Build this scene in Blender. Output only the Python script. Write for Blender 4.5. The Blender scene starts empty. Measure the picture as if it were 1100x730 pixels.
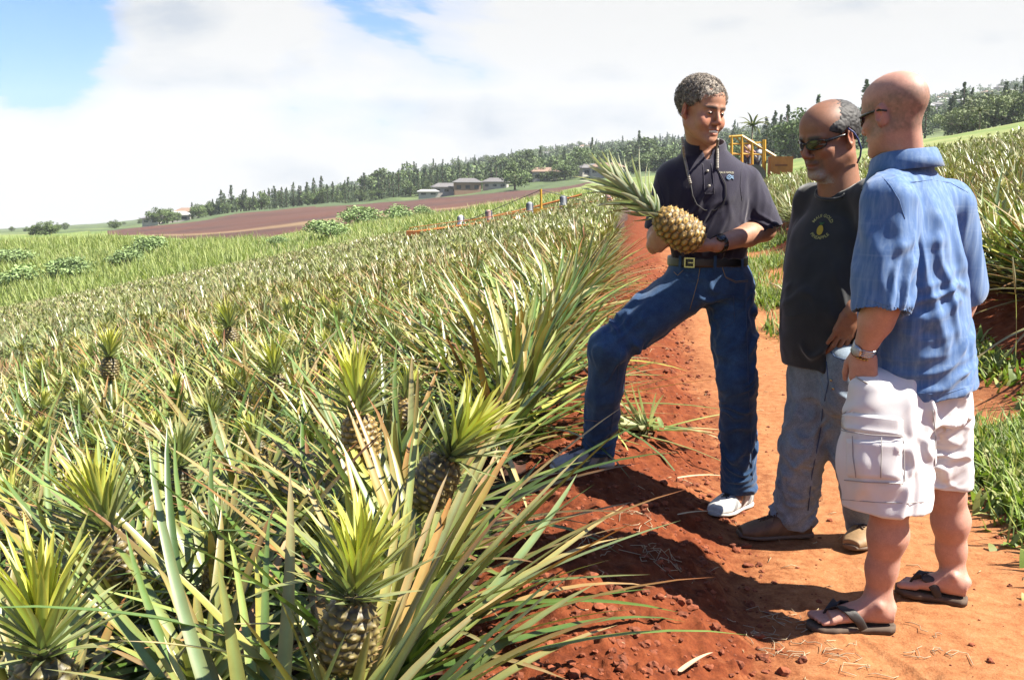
import bpy, bmesh, math, random
import numpy as np
from mathutils import Vector, Matrix
from mathutils.bvhtree import BVHTree
sc = bpy.context.scene
COL = sc.collection
R = math.radians
rng = np.random.default_rng(7)
random.seed(7)
# ------------------------------------------------------------------ camera frame
F = 1100.0; PITCH = R(9.04); CAMZ = 1.40
CP, SP = math.cos(PITCH), math.sin(PITCH)
def ray(px, py):
    x = (px-550)/F; u = (365-py)/F
    return np.array([x, CP+u*SP, -SP+u*CP])
def P(px, py, d):
    r = ray(px, py); r = r*(d/r[1])
    return np.array([r[0], r[1], CAMZ+r[2]])
# ------------------------------------------------------------------ noise
def _h(ix, iy, iz, s):
    n = (ix*374761393 + iy*668265263 + iz*2147483647 + s*974634777) & 0xffffffff
    n = ((n ^ (n >> 13))*1274126177) & 0xffffffff
    n = n ^ (n >> 16)
    return (n & 0xffff)/65535.0
def vnoise(p, s=0):
    p = np.asarray(p, float); i = np.floor(p).astype(np.int64); f = p-i; f = f*f*(3-2*f)
    x, y, z = i[:, 0], i[:, 1], i[:, 2]; fx, fy, fz = f[:, 0], f[:, 1], f[:, 2]
    r = 0
    for dx in (0, 1):
        for dy in (0, 1):
            for dz in (0, 1):
                w = (fx if dx else 1-fx)*(fy if dy else 1-fy)*(fz if dz else 1-fz)
                r = r+w*_h(x+dx, y+dy, z+dz, s)
    return r*2-1
def fbm(p, o=4, s=0, lac=2.1, g=.5):
    a = 1; r = 0; p = np.asarray(p, float)
    for k in range(o):
        r = r+a*vnoise(p, s+k*17); p = p*lac; a *= g
    return r
def sstep(a, b, x):
    t = np.clip((x-a)/(b-a), 0, 1); return t*t*(3-2*t)
def nz(v):
    v = np.asarray(v, float); return v/np.linalg.norm(v)
# ------------------------------------------------------------------ mesh linking
def tag(o, label=None, cat=None, group=None, kind=None):
    if label: o['label'] = label
    if cat: o['category'] = cat
    if group: o['group'] = group
    if kind: o['kind'] = kind
    return o
def mkmesh(name, V, Fc, mats, smooth=True, midx=None, col=None):
    """V (n,3); Fc list of arrays / (m,4) or (m,3) arrays"""
    me = bpy.data.meshes.new(name)
    V = np.asarray(V, np.float32)
    if not isinstance(Fc, (list, tuple)): Fc = [Fc]
    Fc = [np.asarray(f, np.int32) for f in Fc if len(f)]
    loops = np.concatenate([f.ravel() for f in Fc]) if Fc else np.zeros(0, np.int32)
    tot = np.concatenate([np.full(len(f), f.shape[1], np.int32) for f in Fc])
    st = np.concatenate([[0], np.cumsum(tot)[:-1]]).astype(np.int32)
    me.vertices.add(len(V)); me.vertices.foreach_set('co', V.ravel())
    me.loops.add(len(loops)); me.loops.foreach_set('vertex_index', loops)
    me.polygons.add(len(tot)); me.polygons.foreach_set('loop_start', st); me.polygons.foreach_set('loop_total', tot)
    me.polygons.foreach_set('use_smooth', np.full(len(tot), smooth))
    if not isinstance(mats, (list, tuple)): mats = [mats]
    for m in mats: me.materials.append(m)
    if midx is not None: me.polygons.foreach_set('material_index', np.asarray(midx, np.int32))
    me.update(calc_edges=True)
    if col is not None:
        a = me.color_attributes.new('Col', 'FLOAT_COLOR', 'POINT')
        c = np.ones((len(V), 4), np.float32); c[:, :3] = col
        a.data.foreach_set('color', c.ravel())
    return me
def link(name, me, parent=None, loc=None):
    o = bpy.data.objects.new(name, me); COL.objects.link(o)
    if parent is not None: o.parent = parent
    if loc is not None: o.location = loc
    return o
def empty(name, loc=(0, 0, 0)):
    o = bpy.data.objects.new(name, None); COL.objects.link(o); o.location = loc; o.empty_display_size = .1
    return o
def child(name, me, parent):
    """mesh given in world coordinates, parented to an unrotated empty/mesh at its location"""
    o = bpy.data.objects.new(name, me); COL.objects.link(o); o.parent = parent
    # a garment made this way sits at the world origin already; only a root carries a location
    if parent.parent is None: o.matrix_parent_inverse = Matrix.Translation(-parent.location)
    return o
class MB:
    """mesh builder: collects verts, quads/tris, colours"""
    def __init__(s): s.V = []; s.Q = []; s.T = []; s.C = []; s.n = 0; s.qm = []; s.tm = []
    def add(s, V, Q=None, T=None, c=None, m=0):
        V = np.asarray(V, float).reshape(-1, 3)
        if Q is not None and len(Q): s.Q.append(np.asarray(Q, int).reshape(-1, 4)+s.n); s.qm += [m]*len(s.Q[-1])
        if T is not None and len(T): s.T.append(np.asarray(T, int).reshape(-1, 3)+s.n); s.tm += [m]*len(s.T[-1])
        s.V.append(V); s.n += len(V)
        if c is None: c = (1, 1, 1)
        c = np.asarray(c, float); s.C.append(np.broadcast_to(c, (len(V), 3)) if c.ndim == 1 else c)
    def box(s, c, size, R3=None, col=None, m=0):
        h = np.array(size)/2.; o = np.array([[x, y, z] for x in (-1, 1) for y in (-1, 1) for z in (-1, 1)])*h
        if R3 is not None: o = o@np.array(R3).T
        s.add(o+np.array(c), [[0, 1, 3, 2], [4, 6, 7, 5], [0, 4, 5, 1], [2, 3, 7, 6], [0, 2, 6, 4], [1, 5, 7, 3]], c=col, m=m)
    def tube(s, pts, r, n=6, col=None, m=0, cap=True, flat=1.0, up=None):
        pts = np.asarray(pts, float); k = len(pts); r = np.broadcast_to(np.asarray(r, float), (k,))
        t = np.gradient(pts, axis=0); t /= np.linalg.norm(t, axis=1)[:, None]+1e-9
        a = np.array(up if up is not None else ((0, 0, 1) if abs(t[0][2]) < .9 else (1, 0, 0)), float)
        V = []
        for i in range(k):
            b = np.cross(t[i], a); b /= np.linalg.norm(b)+1e-9; a2 = np.cross(b, t[i]); a = a2 if up is None else a
            for j in range(n):
                an = 2*math.pi*j/n
                V.append(pts[i]+r[i]*(math.cos(an)*b+math.sin(an)*a2*flat))
        Q = [[i*n+j, i*n+(j+1) % n, (i+1)*n+(j+1) % n, (i+1)*n+j] for i in range(k-1) for j in range(n)]
        T = []
        if cap:
            V.append(pts[0]); V.append(pts[-1]); a0 = k*n
            T = [[a0, (j+1) % n, j] for j in range(n)]+[[a0+1, (k-1)*n+j, (k-1)*n+(j+1) % n] for j in range(n)]
        if col is not None:
            col = np.asarray(col, float)
            if col.ndim == 2:
                col = np.repeat(col, n, axis=0)
                if cap: col = np.vstack([col, col[:1], col[-1:]])
        s.add(V, Q, T, c=col, m=m)
    def mesh(s, name, mats, smooth=True):
        V = np.vstack(s.V); fs = []; mi = []
        if s.Q: fs.append(np.vstack(s.Q)); mi += s.qm
        if s.T: fs.append(np.vstack(s.T)); mi += s.tm
        return mkmesh(name, V, fs, mats, smooth, mi, np.vstack(s.C))
# ------------------------------------------------------------------ materials
def newmat(name):
    m = bpy.data.materials.new(name); m.use_nodes = True
    nt = m.node_tree; b = nt.nodes['Principled BSDF']; return m, nt, b
def N(nt, t, **k):
    n = nt.nodes.new(t)
    for a, v in k.items():
        if a.startswith('i_'): n.inputs[a[2:].replace('_', ' ')].default_value = v
        else: setattr(n, a, v)
    return n
def mixc(nt, fac, a, b, mode='MIX'):
    n = nt.nodes.new('ShaderNodeMix'); n.data_type = 'RGBA'; n.blend_type = mode
    for s, v in ((0, fac), (6, a), (7, b)):
        if hasattr(v, 'links'): nt.links.new(v, n.inputs[s])
        else: n.inputs[s].default_value = (v if s == 0 else ((*v, 1) if len(v) == 3 else v))
    return n.outputs[2]
def noise(nt, scale, detail=4, rough=.55, vec=None, dist=0):
    n = N(nt, 'ShaderNodeTexNoise'); n.inputs['Scale'].default_value = scale; n.inputs['Detail'].default_value = detail
    n.inputs['Roughness'].default_value = rough; n.inputs['Distortion'].default_value = dist
    if vec is not None: nt.links.new(vec, n.inputs['Vector'])
    return n.outputs['Fac']
def ramp(nt, x, stops):
    r = N(nt, 'ShaderNodeValToRGB'); e = r.color_ramp.elements
    while len(e) < len(stops): e.new(.5)
    for i, (p, c) in enumerate(stops):
        e[i].position = p; e[i].color = (*c, 1) if hasattr(c, '__len__') else (c, c, c, 1)
    nt.links.new(x, r.inputs['Fac']); return r.outputs['Color']
def bump(nt, b, h, strength=.3, dist=.01):
    n = N(nt, 'ShaderNodeBump'); n.inputs['Strength'].default_value = strength; n.inputs['Distance'].default_value = dist
    nt.links.new(h, n.inputs['Height']); nt.links.new(n.outputs['Normal'], b.inputs['Normal'])
def objco(nt):
    return N(nt, 'ShaderNodeTexCoord').outputs['Object']
def simple(name, col, rough=.6, metal=0, var=.0, vs=30, bmp=0, bs=200, bd=.002, attr=False, spec=None, sheen=0, sss=0):
    m, nt, b = newmat(name); co = objco(nt)
    c = None
    if attr:
        a = N(nt, 'ShaderNodeVertexColor', layer_name='Col'); c = mixc(nt, 1, a.outputs['Color'], col, 'MULTIPLY')
    if var:
        nn = noise(nt, vs, 5, .6, co)
        v = ramp(nt, nn, [(.3, 1-var), (.7, 1+var)])
        c = mixc(nt, 1, c if c is not None else col, v, 'MULTIPLY')
    if c is not None: nt.links.new(c, b.inputs['Base Color'])
    else: b.inputs['Base Color'].default_value = (*col, 1)
    b.inputs['Roughness'].default_value = rough; b.inputs['Metallic'].default_value = metal
    if spec is not None: b.inputs['Specular IOR Level'].default_value = spec
    if sheen: b.inputs['Sheen Weight'].default_value = sheen
    if sss:
        b.inputs['Subsurface Weight'].default_value = sss; b.inputs['Subsurface Radius'].default_value = (.012, .004, .002)
        b.inputs['Subsurface Scale'].default_value = 1
    if bmp: bump(nt, b, noise(nt, bs, 3, .6, co), bmp, bd)
    return m
# ------------------------------------------------------------------ implicit surfaces
def frame(fwd, up=(0, 0, 1)):
    """columns: x = subject's LEFT? -> x = fwd x up (right hand), we use x=subject left"""
    f = nz(fwd); u = np.asarray(up, float); l = nz(np.cross(u, f)); u2 = np.cross(f, l)
    return np.stack([l, f, u2], axis=1)        # local (left, fwd, up) -> world
class Prim:
    def __init__(s, k=.02, sub=False): s.k = k; s.sub = sub
class Cone(Prim):
    def __init__(s, a, b, ra, rb, k=.02, sub=False, sq=None, sqf=1.0):
        super().__init__(k, sub); s.a = np.asarray(a, float); s.b = np.asarray(b, float); s.ra = ra; s.rb = rb
        s.sq = None if sq is None else nz(sq); s.sqf = sqf
        s.c = (s.a+s.b)/2; s.br = np.linalg.norm(s.a-s.b)/2+max(ra, rb)*max(1, 1/sqf if sqf > 0 else 1)
    def ev(s, p):
        d = s.b-s.a; q = p-s.a; t = np.clip((q@d)/(d@d+1e-12), 0, 1)
        w = q-t[:, None]*d
        if s.sq is not None:
            n = w@s.sq; w = w+(n*(s.sqf-1))[:, None]*s.sq      # sqf>1 flattens along sq
        return np.sqrt((w*w).sum(1))-(s.ra+(s.rb-s.ra)*t)
class Ell(Prim):
    def __init__(s, c, r, M=None, k=.02, sub=False):
        super().__init__(k, sub); s.c = np.asarray(c, float); s.r = np.asarray(r, float); s.M = np.eye(3) if M is None else np.asarray(M)
        s.br = s.r.max()
    def ev(s, p):
        q = (p-s.c)@s.M; a = q/s.r; k0 = np.sqrt((a*a).sum(1)); a2 = q/(s.r*s.r); k1 = np.sqrt((a2*a2).sum(1))+1e-9
        return k0*(k0-1)/k1
class Loft(Prim):
    """axis A->B, side dir S; rows (t, off_side, off_fwd, half_side, half_fwd)"""
    def __init__(s, A, B, S, rows, k=.02, sub=False, e=2.0):
        super().__init__(k, sub); s.A = np.asarray(A, float); s.B = np.asarray(B, float); D = s.B-s.A; s.L = np.linalg.norm(D); s.ax = D/s.L
        S = np.asarray(S, float); s.S = nz(S-s.ax*(S@s.ax)); s.Fw = np.cross(s.ax, s.S)*-1
        rows = np.array(rows, float); tt = np.linspace(rows[0, 0], rows[-1, 0], 65); s.tt = tt
        k_ = []
        for c in range(1, 5):
            y = np.interp(tt, rows[:, 0], rows[:, c]); y = np.convolve(np.pad(y, 4, 'edge'), np.ones(9)/9, 'valid'); k_.append(y)
        s.tab = k_; s.c = s.A+s.ax*s.L*.5; s.br = s.L*.5+np.abs(rows[:, 1:]).max()*1.6; s.e = e; s.t0 = rows[0, 0]; s.t1 = rows[-1, 0]
    def ev(s, p):
        q = p-s.A; t = (q@s.ax)/s.L; tc = np.clip(t, s.t0, s.t1)
        ox, oy, a, b = [np.interp(tc, s.tt, y) for y in s.tab]
        x = (q@s.S)-ox; y = (q@s.Fw)-oy
        if s.e == 2.0: rr = np.sqrt((x/a)**2+(y/b)**2)
        else: rr = (np.abs(x/a)**s.e+np.abs(y/b)**s.e)**(1/s.e)
        g = np.sqrt((x/a**2)**2+(y/b**2)**2)/np.maximum(rr, 1e-6)
        d = (rr-1)/np.maximum(g, 1e-6)*1.0
        d = np.where(rr < .3, (rr-1)*np.minimum(a, b), d)
        ez = np.maximum((s.t0-t), (t-s.t1))*s.L
        return np.where(ez > 0, np.sqrt(np.maximum(d, 0)**2+ez**2), np.maximum(d, ez))
class Half(Prim):
    """keeps the side where (p-o).n < 0 (an intersection)"""
    def __init__(s, o, n, k=.004): super().__init__(k, 'cut'); s.o = np.asarray(o, float); s.n = nz(n); s.c = s.o; s.br = 1e6
    def ev(s, p): return (p-s.o)@s.n
def fold(prims, p, cull=None):
    d = np.full(len(p), 1.0)
    for q in prims:
        if cull is not None and q.sub != 'cut':
            c, r = cull
            if np.linalg.norm(q.c-c)-q.br-r > q.k+.03: continue
        e = q.ev(p); k = max(q.k, 1e-5)
        if q.sub is False:
            h = np.clip(.5+.5*(e-d)/k, 0, 1); d = e*(1-h)+d*h-k*h*(1-h)
        else:
            e2 = e if q.sub == 'cut' else -e
            h = np.clip(.5-.5*(e2-d)/k, 0, 1); d = e2*(1-h)+d*h+k*h*(1-h)
    return d
def sdf_mesh(prims, res=.004, slack=1.6):
    add = [q for q in prims if q.sub is False]
    lo = np.min([q.c-q.br for q in add], axis=0)-res*2; hi = np.max([q.c+q.br for q in add], axis=0)+res*2
    B = 8; bs = B*res; nb = np.ceil((hi-lo)/bs).astype(int)
    # coarse test with culling in slabs
    act = []
    for iz in range(nb[2]):
        g = np.stack(np.meshgrid(np.arange(nb[0]), np.arange(nb[1]), [iz], indexing='ij'), -1).reshape(-1, 3)
        c = lo+(g+.5)*bs
        d = fold(prims, c); m = np.abs(d) < bs*.87*slack
        act.append(g[m])
    act = np.vstack(act)
    key = (act[:, 2]//3)*10000+(act[:, 0]//3)*100+(act[:, 1]//3); o = np.argsort(key, kind='stable'); act = act[o]; key = key[o]
    NX, NY, NZ = nb*B+2
    loc = np.stack(np.meshgrid(*[np.arange(B+1)]*3, indexing='ij'), -1).reshape(-1, 3)
    ids = []; pos = []; quads = []
    cs = np.concatenate([[0], np.nonzero(np.diff(key))[0]+1, [len(key)]])
    off = np.array([[0, 0, 0], [1, 0, 0], [0, 1, 0], [1, 1, 0], [0, 0, 1], [1, 0, 1], [0, 1, 1], [1, 1, 1]])
    edges = [(0, 1), (2, 3), (4, 5), (6, 7), (0, 2), (1, 3), (4, 6), (5, 7), (0, 4), (1, 5), (2, 6), (3, 7)]
    cid = lambda i, j, k: (i*NY+j)*NZ+k
    for a, b in zip(cs[:-1], cs[1:]):
        g = act[a:b]; ip = g[:, None, :]*B+loc[None]; p = lo+ip.reshape(-1, 3)*res
        c = (p.min(0)+p.max(0))/2; r = np.linalg.norm(p.max(0)-c)
        v = fold(prims, p, (c, r)).reshape(-1, B+1, B+1, B+1)
        inside = v < 0
        cnt = sum(inside[:, o_[0]:B+o_[0], o_[1]:B+o_[1], o_[2]:B+o_[2]].astype(np.int8) for o_ in off)
        bi, x, y, z = np.nonzero((cnt > 0) & (cnt < 8))
        if len(bi) == 0: continue
        cv = np.stack([v[bi, x+o_[0], y+o_[1], z+o_[2]] for o_ in off], 1)
        acc = np.zeros((len(bi), 3)); n = np.zeros(len(bi))
        for e0, e1 in edges:
            A, Bv = cv[:, e0], cv[:, e1]; m = (A < 0) != (Bv < 0)
            t = np.where(m, A/np.where(m, A-Bv, 1), 0)
            acc += np.where(m[:, None], off[e0]+t[:, None]*(off[e1]-off[e0]), 0); n += m
        base = g[bi]*B+np.stack([x, y, z], 1)
        ids.append(cid(base[:, 0], base[:, 1], base[:, 2])); pos.append(lo+(base+acc/n[:, None])*res)
        for ax in range(3):
            sl0 = [slice(0, B)]*3; sl1 = list(sl0); sl1[ax] = slice(1, B+1)
            i0 = inside[(slice(None), *sl0)]; i1 = inside[(slice(None), *sl1)]
            bi, x, y, z = np.nonzero(i0 != i1)
            if len(bi) == 0: continue
            base = g[bi]*B+np.stack([x, y, z], 1); fl = i0[bi, x, y, z]
            u = np.zeros(3, int); w = np.zeros(3, int); u[(ax+1) % 3] = 1; w[(ax+2) % 3] = 1
            q = [base-u-w, base-w, base, base-u]
            q = np.stack([cid(t_[:, 0], t_[:, 1], t_[:, 2]) for t_ in q], 1)
            q[~fl] = q[~fl][:, ::-1]; quads.append(q)
    ids = np.concatenate(ids); pos = np.vstack(pos); quads = np.vstack(quads)
    o = np.argsort(ids); ids = ids[o]; pos = pos[o]
    ii = np.searchsorted(ids, quads); ii = np.clip(ii, 0, len(ids)-1); ok = (ids[ii] == quads).all(1)
    return pos, ii[ok]
def vnormals(V, Q):
    n = np.cross(V[Q[:, 2]]-V[Q[:, 0]], V[Q[:, 3]]-V[Q[:, 1]]); out = np.zeros_like(V)
    for c in range(4):
        for ax in range(3): out[:, ax] += np.bincount(Q[:, c], n[:, ax], len(V))
    return out/(np.linalg.norm(out, axis=1)[:, None]+1e-12)
def relax(V, Q, it=2, lam=.5):
    E = np.vstack([Q[:, [0, 1]], Q[:, [1, 2]], Q[:, [2, 3]], Q[:, [3, 0]]])
    deg = np.bincount(E.ravel(), minlength=len(V))+1e-9
    for _ in range(it):
        A = np.zeros_like(V)
        for ax in range(3):
            A[:, ax] = np.bincount(E[:, 0], V[E[:, 1], ax], len(V))+np.bincount(E[:, 1], V[E[:, 0], ax], len(V))
        V = V+lam*(A/deg[:, None]-V)
    return V
def bvh_of(V, Q): return BVHTree.FromPolygons([tuple(v) for v in V], [tuple(int(i) for i in q) for q in Q])
def proj(bvh, p, off=.002):
    loc, n, i, d = bvh.find_nearest(Vector(p)); return np.array(loc)+np.array(n)*off, np.array(n)
def shoot(bvh, px, py, off=.002, d0=1.0):
    """first hit of the line of sight through photo pixel on a garment"""
    r = ray(px, py); loc, n, i, d = bvh.ray_cast(Vector((0, 0, CAMZ)), Vector(r).normalized())
    if loc is None: return None, None
    n = np.array(n)
    if n@r > 0: n = -n
    return np.array(loc)+n*off, n
# ------------------------------------------------------------------ terrain
PHI = R(7.26); CPH, SPH = math.cos(PHI), math.sin(PHI)
def uv_of(x, y): return x*CPH-y*SPH, x*SPH+y*CPH
def xy_of(u, v): return u*CPH+v*SPH, -u*SPH+v*CPH
prof_u = np.array([-60, -.75, -.45, -.22, .05, .35, .6, 1.4, 1.9, 2.2, 2.7, 3.0, 60.])
prof_z = np.array([-59.25*.19+.02, .02, .14, .2, .14, .0, -.0, .0, .06, .12, .32, .45, .45+57*.19])
_uf = np.linspace(-3, 5, 801); _zf = np.interp(_uf, prof_u, prof_z); _zf = np.convolve(np.pad(_zf, 12, 'edge'), np.hanning(27)[1:-1]/np.hanning(27)[1:-1].sum(), 'valid')
def near_z(x, y):
    u, v = uv_of(x, y)
    z = np.where((u > -2.8) & (u < 4.8), np.interp(u, _uf, _zf), np.interp(u, prof_u, prof_z))
    return z
cols = np.array([-300, 0, 130, 200, 260, 400, 500, 580, 650, 735, 840, 920, 1017, 1100, 1400.])
st_y = np.array([100, 170, 350, 450, 900, 1500.])
rows = np.array([
 [316, 262, 258, 262, 261, 240, 227, 213, 205, 198, 178, 166, 149, 137, 80],
 [303, 255, 249, 242, 232, 220.5, 214, 206, 197, 188, 172, 159, 144, 131, 75],
 [300, 252, 246, 238, 228, 216, 206, 197, 190, 182, 168, 155, 140, 126, 70],
 [298, 250, 242, 234, 226, 207, 191, 181, 172, 165, 150, 138, 122, 107, 50],
 [296, 247, 239, 231, 223, 200, 179, 167, 158, 152, 136, 122, 101, 86, 25.]])
_slope = (lambda r: (-SP+(365-r)/F*CP)/(CP+(365-r)/F*SP))(rows)
def far_z(x, y):
    yy = np.maximum(y, 1.0); c = np.clip(550+F*x/yy*CP, -300, 1400)
    out = np.zeros_like(x, float)
    zs = [CAMZ+st_y[k+1]*np.interp(c, cols, _slope[k]) for k in range(5)]
    y0 = 95.0; x0 = x*(y0/yy)
    zs = [near_z(np.clip(x0, -60, 60), np.full_like(x0, y0))]+zs
    ys = np.concatenate([[y0], st_y[1:]])
    Z = np.stack(zs, 0); out = Z[0].copy()
    for k in range(5):
        t = np.clip((y-ys[k])/(ys[k+1]-ys[k]), 0, 1); m = y > ys[k]
        out = np.where(m, Z[k]*(1-t)+Z[k+1]*t, out)
    out = np.where(y > 1500, Z[5]-(y-1500)*.12, out)
    return out
def H(x, y):
    x = np.asarray(x, float); y = np.asarray(y, float)
    sh = x.shape; x = x.ravel(); y = y.ravel()
    u, v = uv_of(x, y)
    zn = near_z(np.clip(x, -75, 75), y)
    zf = far_z(x, y)
    w = sstep(88, 104, y)
    return (zn*(1-w)+zf*w).reshape(sh)
def dirt_noise(x, y):
    """small relief of the worked red soil"""
    u, v = uv_of(x, y); p = np.stack([x, y, np.zeros_like(x)], 1)
    rough = sstep(.55, .15, u)+.25*sstep(1.35, 1.7, u)+.9*sstep(2.0, 2.4, u)
    rough = np.clip(rough, 0, 1)
    n1 = fbm(p*5, 3, 3)*.012; n2 = fbm(p*26, 4, 9)*.010
    cl = np.maximum(vnoise(p*16, 31), 0)**2*.030+np.maximum(vnoise(p*34, 41)-.1, 0)**2*.022
    sm = fbm(p*3, 3, 5)*.010+fbm(p*40, 2, 6)*.0012
    fp = np.zeros_like(x); rf = np.random.default_rng(77)
    for k in range(46):
        fu, fv, an = rf.uniform(.3, 1.7), 2.3+rf.random()**1.3*10, rf.normal(0, .35); du, dv = u-fu, v-fv; m = (np.abs(du) < .3) & (np.abs(dv) < .3)
        if not m.any(): continue
        a_ = du[m]*math.cos(an)+dv[m]*math.sin(an); b_ = -du[m]*math.sin(an)+dv[m]*math.cos(an); w_ = .045-.012*np.sin(b_*14+1)
        e_ = (a_/w_)**2+(b_/.14)**2; fp[m] += -.009*np.clip(1.3-e_, 0, 1)**.5*(1+.25*np.sign(np.sin(b_*170)))+.004*np.exp(-((e_-1.7)/.4)**2)
    ruts = fp+ -.012*np.exp(-((u-.75)/.12)**2)-.012*np.exp(-((u-1.25)/.14)**2)
    return rough*(n1+n2+cl)+(1-rough)*(sm)+ruts*0.8
def build_ground(M):
    az_in = np.arange(-31, 31.001, .17); az = np.concatenate([np.arange(-180, -31, 3.), az_in, np.arange(34, 180, 3.)])
    az = np.radians(az)
    r = [0.4]
    while r[-1] < 2700: 
        q = r[-1]; r.append(q*(1.012 if q < 2 else 1.0045 if q < 9 else 1.012 if q < 40 else 1.02))
    r = np.array(r); na, nr = len(az), len(r)
    A, RR = np.meshgrid(az, r, indexing='ij'); X = (np.sin(A)*RR).ravel(); Y = (np.cos(A)*RR).ravel()
    Z = H(X, Y)
    u, v = uv_of(X, Y)
    near = (RR.ravel() < 60); m = near & (u > -2.5) & (u < 4.5)
    Z[m] += dirt_noise(X[m], Y[m])*np.clip(1-(RR.ravel()[m]-30)/30, 0, 1)
    m2 = (Y > 110)
    p = np.stack([X, Y, 0*X], 1)
    Z[m2] += (fbm(p[m2]/40, 3, 2)*np.clip((Y[m2]-110)/300, 0, 1)*1.2)
    V = np.stack([X, Y, Z], 1)
    i, j = np.meshgrid(np.arange(na), np.arange(nr-1), indexing='ij'); i2 = (i+1) % na
    Q = np.stack([i*nr+j, i*nr+j+1, i2*nr+j+1, i2*nr+j], -1).reshape(-1, 4)[:, ::-1]
    c = V[Q].mean(1); cu, cv = uv_of(c[:, 0], c[:, 1]); cy = c[:, 1]
    colpx = 550+F*c[:, 0]/np.maximum(cy, 1)
    reg = np.full(len(Q), 2)          # meadow
    fr = (cv > -30)
    reg[fr & (cu <= -.5) & (c[:, 1] < 91) & (cu > -66)] = 1
    reg[fr & (cu >= 3.0) & (cv < 46) & (cu < 70)] = 1
    reg[fr & (cu > -.5) & (cu < 3.0) & (cv < 58)] = 0
    wob = 12*vnoise(np.stack([c[:, 0]/30, cy/60, 0*cy], 1), 4)
    pl = (cy > 165+wob+np.clip(260-colpx, 0, 200)*.4) & (cy < 372) & (colpx > 118) & (colpx < 640-(372-cy)*.25)
    reg[pl] = 3
    reg[(cy > 372)] = 4
    names = [('dirt_path', M['dirt']), ('field_ground', M['soil']), ('meadow_ground', M['meadow']), ('ploughed_land', M['plough']), ('hill', M['hill'])]
    for k, (nm, mt) in enumerate(names):
        q = Q[reg == k]; us, inv = np.unique(q, return_inverse=True)
        o = link(nm, mkmesh(nm, V[us], inv.reshape(-1, 4), mt)); tag(o, kind='structure')
def ground_mats():
    M = {}
    m, nt, b = newmat('red_dirt'); co = objco(nt)
    n1 = noise(nt, 1.3, 5, .6, co); n2 = noise(nt, 18, 6, .7, co); n3 = noise(nt, 130, 4, .7, co)
    sx = N(nt, 'ShaderNodeSeparateXYZ'); nt.links.new(co, sx.inputs[0])
    # distance across the path: packed pale centre, dark loose soil beside it (real soil colours)
    mu = N(nt, 'ShaderNodeMath', operation='MULTIPLY'); nt.links.new(sx.outputs['X'], mu.inputs[0]); mu.inputs[1].default_value = CPH
    mv = N(nt, 'ShaderNodeMath', operation='MULTIPLY_ADD'); nt.links.new(sx.outputs['Y'], mv.inputs[0]); mv.inputs[1].default_value = -SPH; nt.links.new(mu.outputs[0], mv.inputs[2])
    ad = N(nt, 'ShaderNodeMath', operation='MULTIPLY_ADD'); nt.links.new(n1, ad.inputs[0]); ad.inputs[1].default_value = .7; nt.links.new(mv.outputs[0], ad.inputs[2])
    ad2 = N(nt, 'ShaderNodeMath', operation='MULTIPLY_ADD'); nt.links.new(n2, ad2.inputs[0]); ad2.inputs[1].default_value = .35; nt.links.new(ad.outputs[0], ad2.inputs[2])
    band = N(nt, 'ShaderNodeMapRange'); nt.links.new(ad2.outputs[0], band.inputs[0]); band.inputs[1].default_value = .75; band.inputs[2].default_value = 1.15
    band2 = N(nt, 'ShaderNodeMapRange'); nt.links.new(ad2.outputs[0], band2.inputs[0]); band2.inputs[1].default_value = 2.9; band2.inputs[2].default_value = 2.4
    bm = N(nt, 'ShaderNodeMath', operation='MULTIPLY'); nt.links.new(band.outputs[0], bm.inputs[0]); nt.links.new(band2.outputs[0], bm.inputs[1])
    loose = ramp(nt, n2, [(.3, (.125, .028, .010)), (.5, (.23, .055, .018)), (.72, (.34, .098, .034))])
    packed = ramp(nt, n2, [(.25, (.33, .105, .036)), (.5, (.51, .215, .085)), (.75, (.62, .30, .135))])
    c = mixc(nt, bm.outputs[0], loose, packed)
    c = mixc(nt, 1, c, ramp(nt, n3, [(.3, .75), (.7, 1.2)]), 'MULTIPLY')
    nt.links.new(c, b.inputs['Base Color']); b.inputs['Roughness'].default_value = .95; b.inputs['Specular IOR Level'].default_value = .15
    hh = N(nt, 'ShaderNodeMath', operation='MULTIPLY_ADD'); nt.links.new(n3, hh.inputs[0]); hh.inputs[1].default_value = .3; nt.links.new(n2, hh.inputs[2])
    bump(nt, b, hh.outputs[0], .7, .012); M['dirt'] = m
    m, nt, b = newmat('field_soil'); co = objco(nt)
    nt.links.new(ramp(nt, noise(nt, 6, 6, .7, co), [(.3, (.05, .016, .008)), (.7, (.16, .05, .02))]), b.inputs['Base Color']); b.inputs['Roughness'].default_value = .95
    M['soil'] = m
    m, nt, b = newmat('meadow'); co = objco(nt)
    a = ramp(nt, noise(nt, .05, 6, .65, co), [(.35, (.10, .17, .025)), (.5, (.17, .24, .04)), (.65, (.30, .32, .10))])
    c = mixc(nt, 1, a, ramp(nt, noise(nt, 1.2, 5, .7, co), [(.3, .6), (.7, 1.35)]), 'MULTIPLY')
    nt.links.new(c, b.inputs['Base Color']); b.inputs['Roughness'].default_value = .9; M['meadow'] = m
    m, nt, b = newmat('ploughed_soil'); co = objco(nt)
    mp = N(nt, 'ShaderNodeMapping'); mp.inputs['Rotation'].default_value = (0, 0, R(28)); nt.links.new(co, mp.inputs[0])
    w = N(nt, 'ShaderNodeTexWave'); w.inputs['Scale'].default_value = .22; w.inputs['Distortion'].default_value = 1.5; w.inputs['Detail'].default_value = 2; nt.links.new(mp.outputs[0], w.inputs[0])
    a = ramp(nt, noise(nt, .03, 5, .6, co), [(.35, (.095, .028, .015)), (.65, (.17, .05, .023))])
    c = mixc(nt, .35, a, w.outputs['Color'], 'MULTIPLY')
    sy = N(nt, 'ShaderNodeSeparateXYZ'); nt.links.new(co, sy.inputs[0])
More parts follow.
